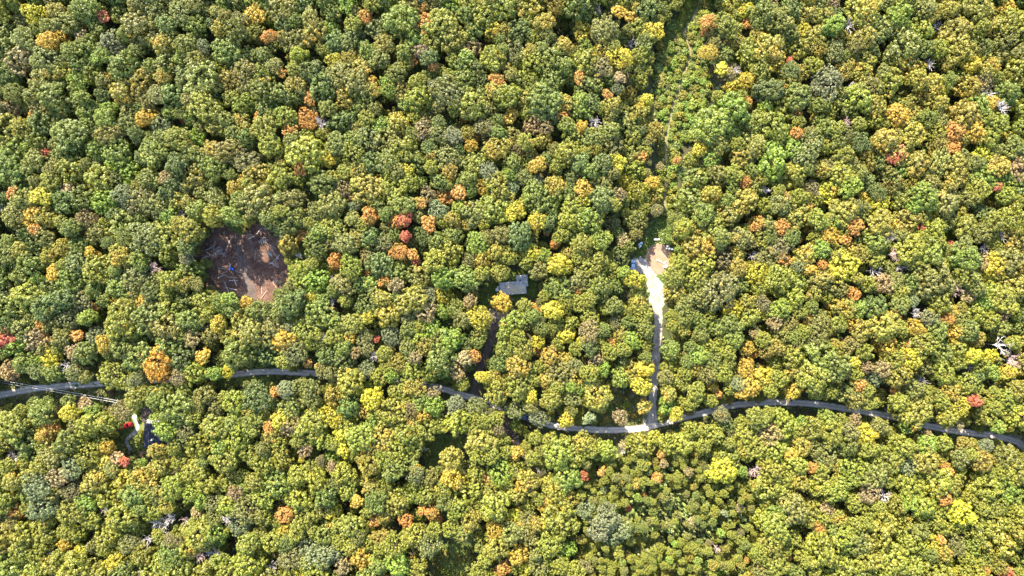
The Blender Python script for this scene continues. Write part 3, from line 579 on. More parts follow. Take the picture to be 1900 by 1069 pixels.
def fill(n, rlo, rhi, fac, lev, region=None, letters=None, gapcheck=True, mar=200):
    got = 0; x0, x1, y0, y1 = -mar, 1900 + mar, -mar, 1069 + mar
    if region is not None:
        ii, jj = np.nonzero(region); x0, x1, y0, y1 = GX[0, jj.min()], GX[0, jj.max()], GY[ii.min(), 0], GY[ii.max(), 0]
    for _ in range(n):
        x, y = RNG.uniform(x0, x1), RNG.uniform(y0, y1)
        if region is not None and not at(region, x, y): continue
        r = RNG.uniform(rlo, rhi)
        if region is None:
            if at(TINYREG, x, y): r = min(r, RNG.uniform(8, 13))
            elif at(SMALLREG, x, y): r = min(r, RNG.uniform(11, 17))
            if at(CONIFER, x, y): continue
        q = pos[:npos]; d2 = (q[:, 0] - x)**2 + (q[:, 1] - y)**2
        if (d2 < ((q[:, 2] + r)*fac)**2).any(): continue
        if disc_hits(OPEN, x, y, r*(1.0 if lev == 0 else .85)): continue
        if disc_hits(STRIPM, x, y, r*1.25): continue
        if near_road(x, y, 13): continue
        if gapcheck and disc_hits(GAPM, x, y, r*.6): continue
        add(x, y, r, letters(x, y) if letters else pick_letter(x, y), lev); got += 1
    return got
fill(6000, 5.5, 8, .58, 0, CONIFER, lambda x, y: 'C' if RNG.random() < .62 else RNG.choice('ygo'))
fill(2500, 5, 8, .95, 0, TINYREG, lambda x, y: 'C' if RNG.random() < .25 else pick_letter(x, y))
fill(380, 24, 29, .80, 0)
fill(3300, 18.5, 23, .78, 0)
fill(11500, 14, 18.5, .76, 0)
fill(17500, 10.5, 14, .74, 0)
fill(17000, 7.5, 10.5, .72, 1)
fill(10500, 6, 9, .64, 1, gapcheck=False)
fill(2500, 6, 10, .60, 1, TINYREG)

# ------------------------------------------------------------------ tree builder
def seg_d(line, x, y):
    best = 1e9
    for (x1, y1), (x2, y2) in zip(line[:-1], line[1:]):
        dx, dy = x2 - x1, y2 - y1; t = min(1, max(0, ((x - x1)*dx + (y - y1)*dy)/(dx*dx + dy*dy)))
        best = min(best, math.hypot(x - x1 - t*dx, y - y1 - t*dy))
    return best
PLACES = [(CLEARING + CLEARING[:1], 24, 'at the edge of the bare earth clearing'), (LAWN + LAWN[:1], 22, 'close to the grey-roofed cottage'),
          (FARM + FARM[:1], 24, 'by the dark-roofed house and red pickup'), (YARD[:-8] + YARD[:1], 22, 'around the sandy pad and gravel apron'), (DRIVE, 30, 'beside the straight white gravel driveway'),
          (SCRUB + SCRUB[:1], 16, 'on the scrubby bank near the driveway mouth'), (TRAIL_STRIP, 24, 'along the overgrown grassy trail'), (MEADOW_A + MEADOW_A[:1], 18, 'around the small shaded meadow'),
          (MEADOW_B + MEADOW_B[:1], 18, 'around the rough meadow with bushes'), (HOUSE_DRIVE, 20, 'beside the shaded cottage drive'), (SIDE_DRIVE, 20, 'beside the short sandy side drive')]
def where(x, y):
    for ln, d, s in PLACES:
        if seg_d(ln, x, y) < d: return s
    if seg_d(ROAD, x, y) < 26: return 'lining the winding gravel road'
    if at(TINYREG, x, y): return 'in the dense young plantation'
    return None
LIMIT = 300
counts = {}
stuff = []
built = 0
def make_tree(x, y, r, c, lev):
    """x, y, r: where its crown shows; height follows from size"""
    rnd = RNG
    R = r*(CAM_H - 14)/F
    if c == 'C': R *= 1.0; h = rnd.uniform(7.5, 11); zc = h*.52; hz = h*.48
    elif lev == 0:
        h = min(23, 14.0 + R*1.2 + rnd.uniform(-2.5, 2.0)); hz = min(R*rnd.uniform(1.05, 1.45), h*.42); zc = h - hz*.85
    else:
        h = 5.0 + R*1.9 + rnd.uniform(-1, 1.5); hz = R*rnd.uniform(.9, 1.15); zc = h - hz*.85
    if c in 'DQ': zc *= .92; R *= 1.15
    if c in 'ORGYA' and lev == 1: zc += 3.5
    if (1120 < x < 1215 and 385 < y < 485 or 1150 < x < 1300 and y < 385) and lev == 0: zc -= h*.38; h *= .62
    if 330 < x < 530 and 370 < y < 470 and lev == 0: zc += h*.15; h *= 1.15
    p = P(x, y, zc)
    q = to_px(p.x, p.y, 0)
    fam = {'W': 'w', 'S': 'w', 'B': 'w', 'P': 'o', 'C': 'c', 'D': 'd', 'Q': 'q'}.get(c, 'a')
    if fam == 'a' and rnd.random() < .12: fam = 'w'
    if fam in 'aow' and R < 2.3 and rnd.random() < .6: fam = 's'; R *= 1.12; hz = max(hz, R*1.1)
    return dict(x=x, y=y, r=r, c=c, R=R, h=h, hz=hz, zc=zc, loc=(p.x, p.y), q=q, fam=fam, lev=lev)
recs = [t for t in (make_tree(*a) for a in trees) if t]
inframe = lambda t: -t['r'] < t['x'] < 1900 + t['r'] and -t['r'] < t['y'] < 1069 + t['r']
by = {}
for t in recs: by.setdefault(t['c'], []).append(t)
single, rest = [], []
for c, L in by.items():
    L.sort(key=lambda t: -t['r'])
    k = 0
    for t in L:
        if inframe(t) and k < LIMIT: single.append(t); k += 1
        else: rest.append(t)
def tint(t):
    c = t['c']; base = COL[c]
    b = RNG.uniform(.88, 1.15); base = tuple(v*b for v in base); cc = jit(base, .07, RNG)
    return (cc[0], cc[1], cc[2], min(1, max(0, ACC[c]*RNG.uniform(.3, 1.5))))
SHORT = {'W': 'fuzzy olive', 'S': 'silvery', 'T': 'bright green', 'Y': 'yellow', 'G': 'golden', 'A': 'amber', 'O': 'orange', 'R': 'red', 'P': 'rust-brown', 'B': 'brownish', 'D': 'bare grey', 'Q': 'bare reddish'}
rare = [t for t in recs if t['c'] in SHORT]
for t in single:
    c = t['c']; root = empty(NAME[c], (t['loc'][0], t['loc'][1], 0), RNG.uniform(0, 2*math.pi))
    sxy = t['R']*(1.28 if c not in 'CDQ' else (1.4 if c == 'C' else 1.06))
    cr = link("crown" if c not in 'DQ' else "branches", RNG.choice(CROWN[t['fam']]), root, (0, 0, t['zc']))
    cr.scale = (sxy*RNG.uniform(.84, 1.2), sxy*RNG.uniform(.84, 1.2), t['hz']); cr.color = tint(t)
    if c in 'OR':
        cr.color[3] = RNG.uniform(.62, 1.0); cr.material_slots[0].link = 'OBJECT'; cr.material_slots[0].material = M['leaf_' + c]
    tr = link("trunk", RNG.choice(SNAG if c in 'DQ' else TRUNK), root)
    top = t['zc'] + t['hz']*(.35 if c != 'C' else .9); w = min(t['R'], 5.0)*(.9 if c not in 'DQ' else .6)
    tr.scale = (w, w, top)
    pl = where(*t['q']); size = 'tall broad ' if t['r'] >= 19 else ('small ' if t['r'] < 9 else '')
    if pl is None and c in 'DQ': pl = 'rising out of the forest canopy'
    if pl is None:
        nb = sorted((math.hypot(t['x'] - o['x'], t['y'] - o['y']) - o['r'] - t['r'], o['c'], o['r']) for o in rare if o is not t and abs(t['x'] - o['x']) < 70 and abs(t['y'] - o['y']) < 70)
        nb = [q for q in nb if q[0] < 4]
        two = [q for q in nb if q[1] != nb[0][1]]
        ar = lambda k: ('an ' if SHORT[k][0] in 'aeiou' else 'a ') + SHORT[k]
        if len(two) and two[0][0] < 2: pl = 'between ' + ar(nb[0][1]) + ' tree and ' + ar(two[0][1]) + ' one'
        elif nb: pl = 'touching ' + ar(nb[0][1]) + ' tree'
        else: pl = 'in the closed forest canopy' if t['lev'] == 0 else 'tucked between taller forest crowns'
    lab = (size + WORD[c] + ' ' + pl).replace('tall broad large', 'large')
    if c == 'A': lab = 'large solid amber-orange tree in the forest above the road verge'
    tag(root, lab[0].upper() + lab[1:] if False else lab, 'tree', lab)

# the rest of the wood, and the wood that goes on beyond the picture, as one mass
protos = bpy.data.collections.new("forest_prototypes")
PK = []; SM = {}
for c in 'gdyokWSTBPYGORC':
    fam = {'W': 'w', 'S': 'w', 'B': 'w', 'P': 'o', 'C': 'c'}.get(c, 'a')
    for v in range(3 if fam == 'a' else 2):
        me = CROWN[fam][v % len(CROWN[fam])]
        o = bpy.data.objects.new("proto_%03d" % len(PK), me); protos.objects.link(o); PK.append(c)
        if c not in SM: SM[c] = mat_leaf("forest_leaf", fixed=COL[c] + (ACC[c],), trans=0.36 if c != 'C' else 0.15)
        o.material_slots[0].link = 'OBJECT'; o.material_slots[0].material = SM[c]
pt = bpy.data.objects.new("proto_%03d" % len(PK), TRUNK[0]); protos.objects.link(pt); PK.append('trunk')
verts, idx, rot, scl = [], [], [], []
for t in rest:
    c = t['c'] if t['c'] in PK else 'g'
    opts = [i for i, k in enumerate(PK) if k == c]
    verts.append((t['loc'][0], t['loc'][1], t['zc'])); idx.append(RNG.choice(opts)); rot.append((0, 0, RNG.uniform(0, 6.28))); scl.append((t['R']*1.24, t['R']*1.24, t['hz']))
    verts.append((t['loc'][0], t['loc'][1], 0)); idx.append(len(PK) - 1); rot.append((0, 0, RNG.uniform(0, 6.28)))
    scl.append((min(5, t['R'])*.9, min(5, t['R'])*.9, t['zc'] + t['hz']*.3))
me = bpy.data.meshes.new("forest"); me.from_pydata(verts, [], [])
for nm, ty, key, dat in (("idx", 'INT', "value", idx), ("rot", 'FLOAT_VECTOR', "vector", rot), ("scl", 'FLOAT_VECTOR', "vector", scl)):
    a = me.attributes.new(nm, ty, 'POINT'); a.data.foreach_set(key, np.array(dat, dtype=np.int32 if ty == 'INT' else np.float32).ravel())
fo = link("forest", me); tag(fo, "closed mixed autumn forest filling the gaps between the single trees", "forest", None, "stuff")
ng = bpy.data.node_groups.new("forest_instances", 'GeometryNodeTree')
ng.interface.new_socket("Geometry", in_out='INPUT', socket_type='NodeSocketGeometry')
ng.interface.new_socket("Geometry", in_out='OUTPUT', socket_type='NodeSocketGeometry')
gi, go = ng.nodes.new("NodeGroupInput"), ng.nodes.new("NodeGroupOutput")
ip = ng.nodes.new("GeometryNodeInstanceOnPoints"); ci = ng.nodes.new("GeometryNodeCollectionInfo")
ci.inputs["Collection"].default_value = protos; ci.inputs["Separate Children"].default_value = True; ci.inputs["Reset Children"].default_value = True
def named(nm, ty):
    n = ng.nodes.new("GeometryNodeInputNamedAttribute"); n.data_type = ty; n.inputs["Name"].default_value = nm
    return n.outputs["Attribute"]
ng.links.new(gi.outputs[0], ip.inputs["Points"]); ng.links.new(ci.outputs[0], ip.inputs["Instance"])
ip.inputs["Pick Instance"].default_value = True
ng.links.new(named("idx", 'INT'), ip.inputs["Instance Index"])
ng.links.new(named("rot", 'FLOAT_VECTOR'), ip.inputs["Rotation"]); ng.links.new(named("scl", 'FLOAT_VECTOR'), ip.inputs["Scale"])
ng.links.new(ip.outputs[0], go.inputs[0])
fo.modifiers.new("instances", 'NODES').node_group = ng
print("TREES single", len(single), "rest", len(rest), {c: len(L) for c, L in by.items()})
# ------------------------------------------------------------------ bushes
def bush(px, py, r_px, c, label, group):
    R = r_px*CAM_H/F; p = P(px, py, R*.6)
    root = empty("bush", (p.x, p.y, 0), RNG.uniform(0, 6.28))
    f = link("foliage", RNG.choice(CROWN['s']), root, (0, 0, R*.62))
    f.scale = (R*1.15*RNG.uniform(.85, 1.2), R*1.15*RNG.uniform(.85, 1.2), R*RNG.uniform(.75, 1.1))
    b = RNG.uniform(.85, 1.2); f.color = tuple(v*b for v in jit(COL[c], .12, RNG)) + (ACC[c]*RNG.uniform(0, 1.4),)
    s = link("stem", RNG.choice(TRUNK), root); s.scale = (R*.5, R*.5, R*.9)
    tag(root, label, 'bush', group)
BW = {'g': 'mid green', 'd': 'deep green', 'y': 'yellow-green', 'o': 'olive', 'k': 'ochre-tinged', 'T': 'bright green', 'P': 'dry rust-brown', 'B': 'brownish', 'W': 'greyish olive'}
bpos = []
def bushes(poly, n, rlo, rhi, letters, place, avoid=(), keep=.8):
    xs = [p[0] for p in poly]; ys = [p[1] for p in poly]; mk = poly_mask(poly); got = 0
    for _ in range(n*40):
        if got >= n: break
        x, y, r = RNG.uniform(min(xs), max(xs)), RNG.uniform(min(ys), max(ys)), RNG.uniform(rlo, rhi)
        if not at(mk, x, y): continue
        if any(seg_d(ln, x, y) < d + r for ln, d in avoid): continue
        if any((x - a)**2 + (y - b)**2 < ((r + q)*keep)**2 for a, b, q in bpos): continue
        bpos.append((x, y, r)); c = RNG.choice(letters); got += 1
        sz = 'large ' if r > 8 else ('small ' if r < 4.5 else '')
        lab = '%s%s leafy bush %s' % (sz, BW[c], place); bush(x, y, r, c, lab, lab)
bushes(TRAIL_STRIP, 170, 4, 10, 'yyyTTTgy', 'growing beside the grassy trail', [(TRAIL, .2)])
bushes(SCRUB, 28, 3, 7.5, 'yykkoBPT', 'on the scrubby bank near the driveway mouth', [(DRIVE, 9), (ROAD, 8)])
bushes([(1243, 436), (1272, 440), (1275, 480), (1262, 520), (1240, 560), (1236, 540), (1236, 510), (1250, 482)], 22, 3, 7, 'yyTgk', 'at the edge of the sandy pad', [(DRIVE, 9)])
bushes([(1180, 455), (1192, 445), (1202, 470), (1198, 482), (1192, 470), (1180, 476)], 7, 2.5, 4.5, 'yTg', 'between the small boat and the sandy pad')
bushes(MEADOW_B, 16, 4, 8, 'ookkWy', 'in the rough meadow')
bushes(VERGE, 16, 3, 7, 'ggdoBP', 'on the verge below the power line', [(ROAD, 8)])
bushes(VERGE_B, 8, 3, 6, 'ggdo', 'on the shaded road verge', [(ROAD, 7)])
bushes(FARM, 10, 2.5, 5, 'yygT', 'in the yard of the dark-roofed house', [(FARM_DRIVE, 9), ([(249, 776), (255, 795), (234, 818), (243, 836)], 5), ([(222, 795), (247, 786)], 7), ([(262, 785), (300, 785), (300, 832)], 8)])
bushes(LAWN, 9, 2.5, 5, 'ggyd', 'on the lawn around the grey-roofed cottage', [([(925, 535), (982, 528)], 16)])
bushes([(p[0], p[1] + d) for d in (-13,) for p in cut(ROAD, 1030, 1700)] + [(p[0], p[1] + 14) for p in cut(ROAD, 1030, 1700)[::-1]], 16, 2.5, 5, 'ggydok', 'at the edge of the gravel road', [(ROAD, 6.5), (DRIVE, 10)])

# ------------------------------------------------------------------ grass, twigs
def scatter_pts(mask, n):
    ii, jj = np.nonzero(mask); k = NR.integers(0, len(ii), n)
    return GX[ii[k], jj[k]] + NR.uniform(-1, 1, n), GY[ii[k], jj[k]] + NR.uniform(-1, 1, n)
bare = poly_mask([(1199, 463), (1209, 457), (1221, 451), (1233, 454), (1243, 462), (1249, 473), (1245, 487), (1238, 500), (1236, 520), (1234, 545), (1243, 550), (1228, 600), (1213, 600), (1203, 560), (1197, 511), (1171, 503), (1171, 484), (1192, 470)])
bare |= poly_mask(PARKING) | line_mask(ROAD, 8) | line_mask(DRIVE, 9) | line_mask(TRAIL, 2.5) | line_mask(FARM_DRIVE, 10) | line_mask(HOUSE_DRIVE, 7) | line_mask([(249, 776), (255, 795), (234, 818), (243, 836)], 4)
bare |= poly_mask([(926, 518), (982, 508), (982, 548), (926, 550)]) | poly_mask([(258, 780), (300, 780), (300, 852), (258, 852)])
gm = np.zeros((MH, MW), bool)
for pl in (YARD, LAWN, MEADOW_A, MEADOW_B, FARM, VERGE, VERGE_B, SCRUB, TRAIL_STRIP): gm |= poly_mask(pl)
gm |= line_mask(ROAD, 11) & ~line_mask(ROAD, 7)
gm &= ~bare
n = 26000; xs, ys = scatter_pts(gm, n); k = CAM_H/F
sz = NR.uniform(.22, .6, n); cen = np.stack([(xs - 950)*k, (534.5 - ys)*k, sz*.28 + .02], 1)
nor = rand_dirs(n)*[1, 1, .35] + [0, 0, .55]
gme = leaf_mesh("grass", cen, nor, sz, np.clip(.5 + NR.normal(size=n)*.2, 0, 1), 1.8); gme.materials.append(M['grass'])
go_ = link("grass", gme); go_.color = (.125, .165, .024, .35); tag(go_, "long rough grass in the clearings and along the trail", "grass", None, "stuff")
# ferns and seedlings on the shaded forest floor
n = 24000; xs, ys = NR.uniform(-80, 1980, n), NR.uniform(-80, 1150, n)
ok = np.array([not at(OPEN, a, b) for a, b in zip(xs, ys)]); xs, ys = xs[ok], ys[ok]; n = len(xs)
sz = NR.uniform(.6, 1.6, n); cen = np.stack([(xs - 950)*k, (534.5 - ys)*k, sz*.25 + .05], 1)
ume = leaf_mesh("undergrowth", cen, rand_dirs(n)*.8 + [0, 0, .9], sz, np.clip(.5 + NR.normal(size=n)*.2, 0, 1), 1.5); ume.materials.append(M['grass'])
uo = link("undergrowth", ume); uo.color = (.10, .14, .028, .2); tag(uo, "low green undergrowth on the shaded forest floor", "undergrowth", None, "stuff")
cm = poly_mask(CLEARING)
n = 1500; xs, ys = scatter_pts(cm, n); V, Fc = [], []
for i in range(n):
    p = P(xs[i], ys[i]); a = RNG.uniform(0, 3.14); L = RNG.uniform(.3, 1.6); w = RNG.uniform(.02, .05); z0 = RNG.uniform(.02, .12)
    dx, dy = math.cos(a)*L/2, math.sin(a)*L/2; ox, oy = -math.sin(a)*w, math.cos(a)*w; b = len(V)
    V += [(p.x - dx - ox, p.y - dy - oy, z0), (p.x - dx + ox, p.y - dy + oy, z0), (p.x - dx, p.y - dy, z0 + w*2), (p.x + dx - ox, p.y + dy - oy, z0), (p.x + dx + ox, p.y + dy + oy, z0), (p.x + dx, p.y + dy, z0 + w*2)]
    Fc += [(b, b + 3, b + 5, b + 2), (b + 1, b + 2, b + 5, b + 4), (b, b + 1, b + 4, b + 3), (b, b + 2, b + 1), (b + 3, b + 4, b + 5)]
me = bpy.data.meshes.new("twigs"); me.from_pydata(V, [], Fc); me.materials.append(M['litter'])
tag(link("twigs", me), "dry twigs strewn over the bare earth clearing", "twigs", None, "stuff")

# ------------------------------------------------------------------ logs, brush and boulder
def log_thing(a, b, r, label, group=None, mat='log'):
    a, b = Vector(a), Vector(b); c = (a + b)/2; rz = math.atan2(b.y - a.y, b.x - a.x); L = (b - a).length
    root = empty("log", (c.x, c.y, 0), rz)
    bm = bmesh.new(); h = L/2
    tube(bm, [(-h, 0, r), (-h*.3, RNG.uniform(-.08, .08), r*.95), (h*.4, RNG.uniform(-.1, .1), r*.85), (h, 0, r*.7)], [r, r*.93, r*.82, r*.65], 8)
    bm_obj("stem", bm, mat, root)
    for _ in range(2):
        t = RNG.uniform(-.2, .8)*h; s = RNG.choice((-1, 1)); bm = bmesh.new()
        tube(bm, [(t, 0, r), (t + .35*r*4, s*r*2.5, r*1.5), (t + r*4, s*r*4.5, r*1.7)], [r*.4, r*.3, r*.12], 5); bm_obj("branch_stub", bm, mat, root)
    tag(root, label, 'log', group)
cc = CLEARING; lm = cm & ~line_mask([(470, 556), (455, 508), (445, 452)], 13)
for i in range(44):
    x, y = scatter_pts(lm, 1); p = P(float(x[0]), float(y[0])); a = RNG.uniform(0, 3.14); L = RNG.uniform(1.8, 5.5); r = RNG.uniform(.09, .2)
    sz_ = 'long felled log' if L > 4 else ('short cut log' if L < 2.8 else 'felled log')
    lab = sz_ + ' lying on the bare earth clearing'
    log_thing(p - Vector((math.cos(a), math.sin(a), 0))*L/2, p + Vector((math.cos(a), math.sin(a), 0))*L/2, r, lab, lab, RNG.choice(('log', 'dead_wood')))
for i, (x, y, s) in enumerate([(398, 471, 2.6), (407, 466, 2.2), (416, 472, 1.9), (500, 470, 2.4), (512, 492, 2.0), (488, 446, 2.4), (512, 520, 1.8)]):
    p = P(x, y); o = link("brush_pile", RNG.choice(CROWN['d' if i % 2 else 'q']), None, (p.x, p.y, .28)); o.scale = (s, s, .42); o.rotation_euler = (0, 0, i*1.3)
    tag(o, 'heap of cut bare branches on the bare earth clearing', 'brush pile', 'brush piles on the bare earth clearing')
log_thing(P(1218.6, 483), P(1234, 489.7), .22, 'pale peeled log lying across the sandy pad', None, 'plank')
log_thing(P(1866, 831), P(1887, 839), .2, 'pale bare log lying beside the gravel turnout', None, 'dead_wood')
def boulder(px, py, s, label):
    bm = bmesh.new(); bmesh.ops.create_icosphere(bm, subdivisions=3, radius=1.0); r = random.Random(int(px))
    ax = [Vector((r.gauss(0, 1), r.gauss(0, 1), r.gauss(0, 1))).normalized() for _ in range(9)]
    for v in bm.verts:
        d = v.co.normalized(); k_ = 1.0
        for a in ax: k_ -= .28*max(0, d.dot(a) - .62)
        v.co = Vector((d.x*s*1.15*k_, d.y*s*.85*k_, max(-.05, d.z*s*.75*k_ + s*.45)))
    p = P(px, py, s*.5); o = bm_obj("boulder", bm, 'rock', None, (p.x, p.y, 0)); tag(o, label, 'boulder')
boulder(1235, 495.5, .95, 'large pale boulder at the edge of the sandy pad')

# ------------------------------------------------------------------ houses
def gable_roof(parent, x0, x1, y0, y1, ez, rise, axis, mat, over=.35, th=.14):
    """two sloping slabs and a ridge cap; axis = direction of the ridge"""
    a0, a1, b0, b1 = (x0, x1, y0, y1) if axis == 'x' else (y0, y1, x0, x1)
    mid = (b0 + b1)/2; half = (b1 - b0)/2; sl = rise/half
    for s in (-1, 1):
        e = mid + s*(half + over); ez_ = ez - sl*over
        bm = bmesh.new()
        prism(bm, [(mid + s*.002, ez + rise), (e, ez_), (e, ez_ + th), (mid + s*.002, ez + rise + th)], a0 - over, a1 + over, axis)
        bmesh.ops.recalc_face_normals(bm, faces=bm.faces[:]); bm_obj("roof_slope", bm, mat, parent)
    bm = bmesh.new(); prism(bm, [(mid - .16, ez + rise + th - .05), (mid + .16, ez + rise + th - .05), (mid, ez + rise + th + .05)], a0 - over, a1 + over, axis)
    bmesh.ops.recalc_face_normals(bm, faces=bm.faces[:]); bm_obj("ridge_cap", bm, mat, parent)
def window(parent, c, w, h, axis):
    d = (w, .06, h) if axis == 'x' else (.06, w, h)
    bm = bmesh.new(); box(bm, c, d); f = bm_obj("window", bm, 'white', parent)
    d2 = (w - .16, .08, h - .16) if axis == 'x' else (.08, w - .16, h - .16)
    bm = bmesh.new(); box(bm, c, d2); bm_obj("pane", bm, 'glass', f)
p = P(951.5, 534.5, 3.2); H1 = empty("cottage", (p.x, p.y, 0), math.radians(4.5))
tag(H1, 'small cottage with grey shingle roof in an L shape on the lawn', 'house')
bm = bmesh.new(); box(bm, (0, 0, 1.25), (11.0, 5.0, 2.5)); bm_obj("wall", bm, 'wall', H1)
bm = bmesh.new(); box(bm, (4.3, 3.82, 1.25), (4.3, 2.62, 2.5)); bm_obj("wall", bm, 'wall', H1)
gable_roof(H1, -5.5, 5.5, -2.5, 2.5, 2.5, 1.0, 'x', 'roof_grey', .3)
gable_roof(H1, 2.15, 6.45, .6, 5.1, 2.52, .84, 'y', 'roof_grey', .3)
for x in (-4, -1.6, 1.2, 3.8): window(H1, (x, -2.53, 1.5), 1.1, 1.0, 'x')
for x in (-4, -1.2): window(H1, (x, 2.53, 1.5), 1.1, 1.0, 'x')
window(H1, (6.48, 3.8, 1.5), 1.1, 1.0, 'y')
bm = bmesh.new(); box(bm, (-.2, -2.53, 1.0), (.95, .07, 2.0)); d_ = bm_obj("door", bm, 'white', H1)
bm = bmesh.new(); box(bm, (.12, -2.59, 1.0), (.05, .06, .14)); bm_obj("handle", bm, 'dark', d_)
bm = bmesh.new(); box(bm, (3.4, 3.0, 3.4), (.62, .62, 1.1)); ch = bm_obj("chimney", bm, 'dark', H1)
bm = bmesh.new(); box(bm, (3.4, 3.0, 3.98), (.74, .74, .08)); bm_obj("chimney_cap", bm, 'dark', ch)
for x, y in ((-1.0, .9), (5.4, 4.2), (.4, 1.4)):
    bm = bmesh.new(); box(bm, (x, y, 3.35 if y < 2 else 3.1), (.32, .32, .4)); bm_obj("roof_vent", bm, 'dark', H1)
n = 420; lx = NR.normal(.2, 2.3, n).clip(-5.4, 5.4); ly = NR.normal(-.6, 1.2, n).clip(-2.4, 2.4)
cen = np.stack([lx, ly, 2.5 + (2.5 - np.abs(ly))*.4 + .175], 1); nor = np.stack([np.zeros(n), np.sign(ly)*.37, np.ones(n)], 1)
lme = leaf_mesh("leaf_litter", cen, nor, NR.uniform(.12, .42, n), NR.random(n)); lme.materials.append(M['leaf_litter']); lo = link("leaf_litter", lme, H1); lo["kind"] = "stuff"  # fallen leaves, many and large so they also imitate dappled light

p = P(279, 809, 4.2); H2 = empty("dark_roofed_house", (p.x, p.y, 0), math.radians(-2))
tag(H2, 'house with dark blue gable roof and white porch beside the trees', 'house')
bm = bmesh.new(); box(bm, (0, 0, 1.4), (6.6, 10.4, 2.8)); bm_obj("wall", bm, 'wall_pale', H2)
gable_roof(H2, -3.3, 3.3, -5.2, 5.2, 2.8, 2.3, 'y', 'roof_dark', .35)
for y in (-3.2, 0, 3.2):
    window(H2, (3.33, y, 1.6), 1.2, 1.1, 'y'); window(H2, (-3.33, y, 1.6), 1.2, 1.1, 'y')
bm = bmesh.new(); box(bm, (0, 5.23, 1.0), (1.0, .07, 2.0)); d_ = bm_obj("door", bm, 'dark', H2)
bm = bmesh.new(); box(bm, (.36, 5.29, 1.0), (.06, .06, .14)); bm_obj("handle", bm, 'rim', d_)
bm = bmesh.new(); box(bm, (0, 6.1, 2.45), (5.2, 1.0, .12)); bm_obj("porch_roof", bm, 'white', H2)
for x in (-2.4, 0, 2.4):
    bm = bmesh.new(); box(bm, (x, 6.45, 1.2), (.14, .14, 2.4)); bm_obj("porch_post", bm, 'white', H2)
bm = bmesh.new(); box(bm, (1.2, -1.5, 4.9), (.6, .6, 1.2)); bm_obj("chimney", bm, 'rock', H2)

# ------------------------------------------------------------------ vehicles
def wheel(parent, x, y, r, w):
    bm = bmesh.new(); tube(bm, [(x, y - w/2, r), (x, y - w*.3, r), (x, y + w*.3, r), (x, y + w/2, r)], [r*.92, r, r, r*.92], 16)
    t = bm_obj("wheel", bm, 'tyre', parent)
    bm = bmesh.new(); s = 1 if y > 0 else -1; tube(bm, [(x, y + s*w*.3, r), (x, y + s*w*.54, r)], [r*.6, r*.55], 12); bm_obj("rim", bm, 'rim', t)
def vehicle(name, px, py, rz, L, W, paint, label, cat, style):
    p = P(px, py, .9); root = empty(name, (p.x, p.y, .03), rz); tag(root, label, cat)
    h = L/2; hb = .98 if style != 'car' else .86; top = 1.8 if style == 'pickup' else (1.72 if style == 'suv' else 1.45)
    cab = {'car': (-h*.62, h*.38), 'suv': (-h*.9, h*.36), 'pickup': (-h*.12, h*.48)}[style]
    bm = bmesh.new()
    if style == 'pickup':
        box(bm, (h*.43, 0, .38 + (hb - .38)/2), (L*.57, W, hb - .38), bevel=.07); bm_obj("body", bm, paint, root)
        bx0, bx1 = -h, -h*.15
        bm = bmesh.new(); box(bm, ((bx0 + bx1)/2, 0, .55), (bx1 - bx0, W*.94, .3)); bm_obj("bed_floor", bm, paint, root)
        for s in (-1, 1):
            bm = bmesh.new(); box(bm, ((bx0 + bx1)/2, s*(W/2 - .06), .76), (bx1 - bx0, .12, .52), bevel=.03); bm_obj("bed_side", bm, paint, root)
        bm = bmesh.new(); box(bm, (bx0 + .05, 0, .78), (.1, W - .26, .48), bevel=.02); bm_obj("tailgate", bm, paint, root)
    else:
        box(bm, (0, 0, .36 + (hb - .36)/2), (L, W, hb - .36), bevel=.1); bm_obj("body", bm, paint, root)
    c0, c1 = cab; zt = top - .06
    def ring(z, ins, f): return [(c0 + ins*.5, -W/2 + .06 + ins*.45, z), (c1 - ins*f, -W/2 + .06 + ins*.45, z), (c1 - ins*f, W/2 - .06 - ins*.45, z), (c0 + ins*.5, W/2 - .06 - ins*.45, z)]
    bm = bmesh.new(); a = [bm.verts.new(v) for v in ring(hb - .02, 0, 1)]; b = [bm.verts.new(v) for v in ring(zt, .35, 1.6)]
    bm.faces.new(a[::-1]); bm.faces.new(b)
    for i in range(4): bm.faces.new((a[i], a[(i + 1) % 4], b[(i + 1) % 4], b[i]))
    bm_obj("windows", bm, 'glass', root)
    r4 = ring(zt, .35, 1.6); bm = bmesh.new()
    box(bm, ((r4[0][0] + r4[1][0])/2, 0, zt + .035), (r4[1][0] - r4[0][0] + .06, r4[2][1] - r4[1][1] + .06, .07), bevel=.03); bm_obj("roof", bm, paint, root)
    for i in range(4):
        A, B = Vector(ring(hb - .02, 0, 1)[i]), Vector(r4[i]); bm = bmesh.new(); tube(bm, [A, B], [.06, .05], 5); bm_obj("pillar", bm, paint, root)
    for x in (-L*.31, L*.32):
        for s in (-1, 1): wheel(root, x, s*(W/2 - .1), .36, .24)
    for s in (-1, 1):
        bm = bmesh.new(); box(bm, (h - .02, s*W*.36, .72), (.1, .34, .16), bevel=.03); bm_obj("headlight", bm, 'lamp', root)
        bm = bmesh.new(); box(bm, (-h + .02, s*W*.4, .74), (.1, .2, .24), bevel=.03); bm_obj("tail_light", bm, 'tail', root)
        bm = bmesh.new(); box(bm, (c1 - .25, s*(W/2 + .08), hb + .08), (.14, .2, .14), bevel=.03); bm_obj("mirror", bm, paint, root)
    bm = bmesh.new(); box(bm, (h, 0, .46), (.12, W*.94, .18), bevel=.04); bm_obj("bumper", bm, 'dark', root)
vehicle("pickup_truck", 233.5, 790, math.radians(15), 5.5, 2.0, 'red_paint', 'red pickup truck parked by the stone path of the dark-roofed house', 'truck', 'pickup')
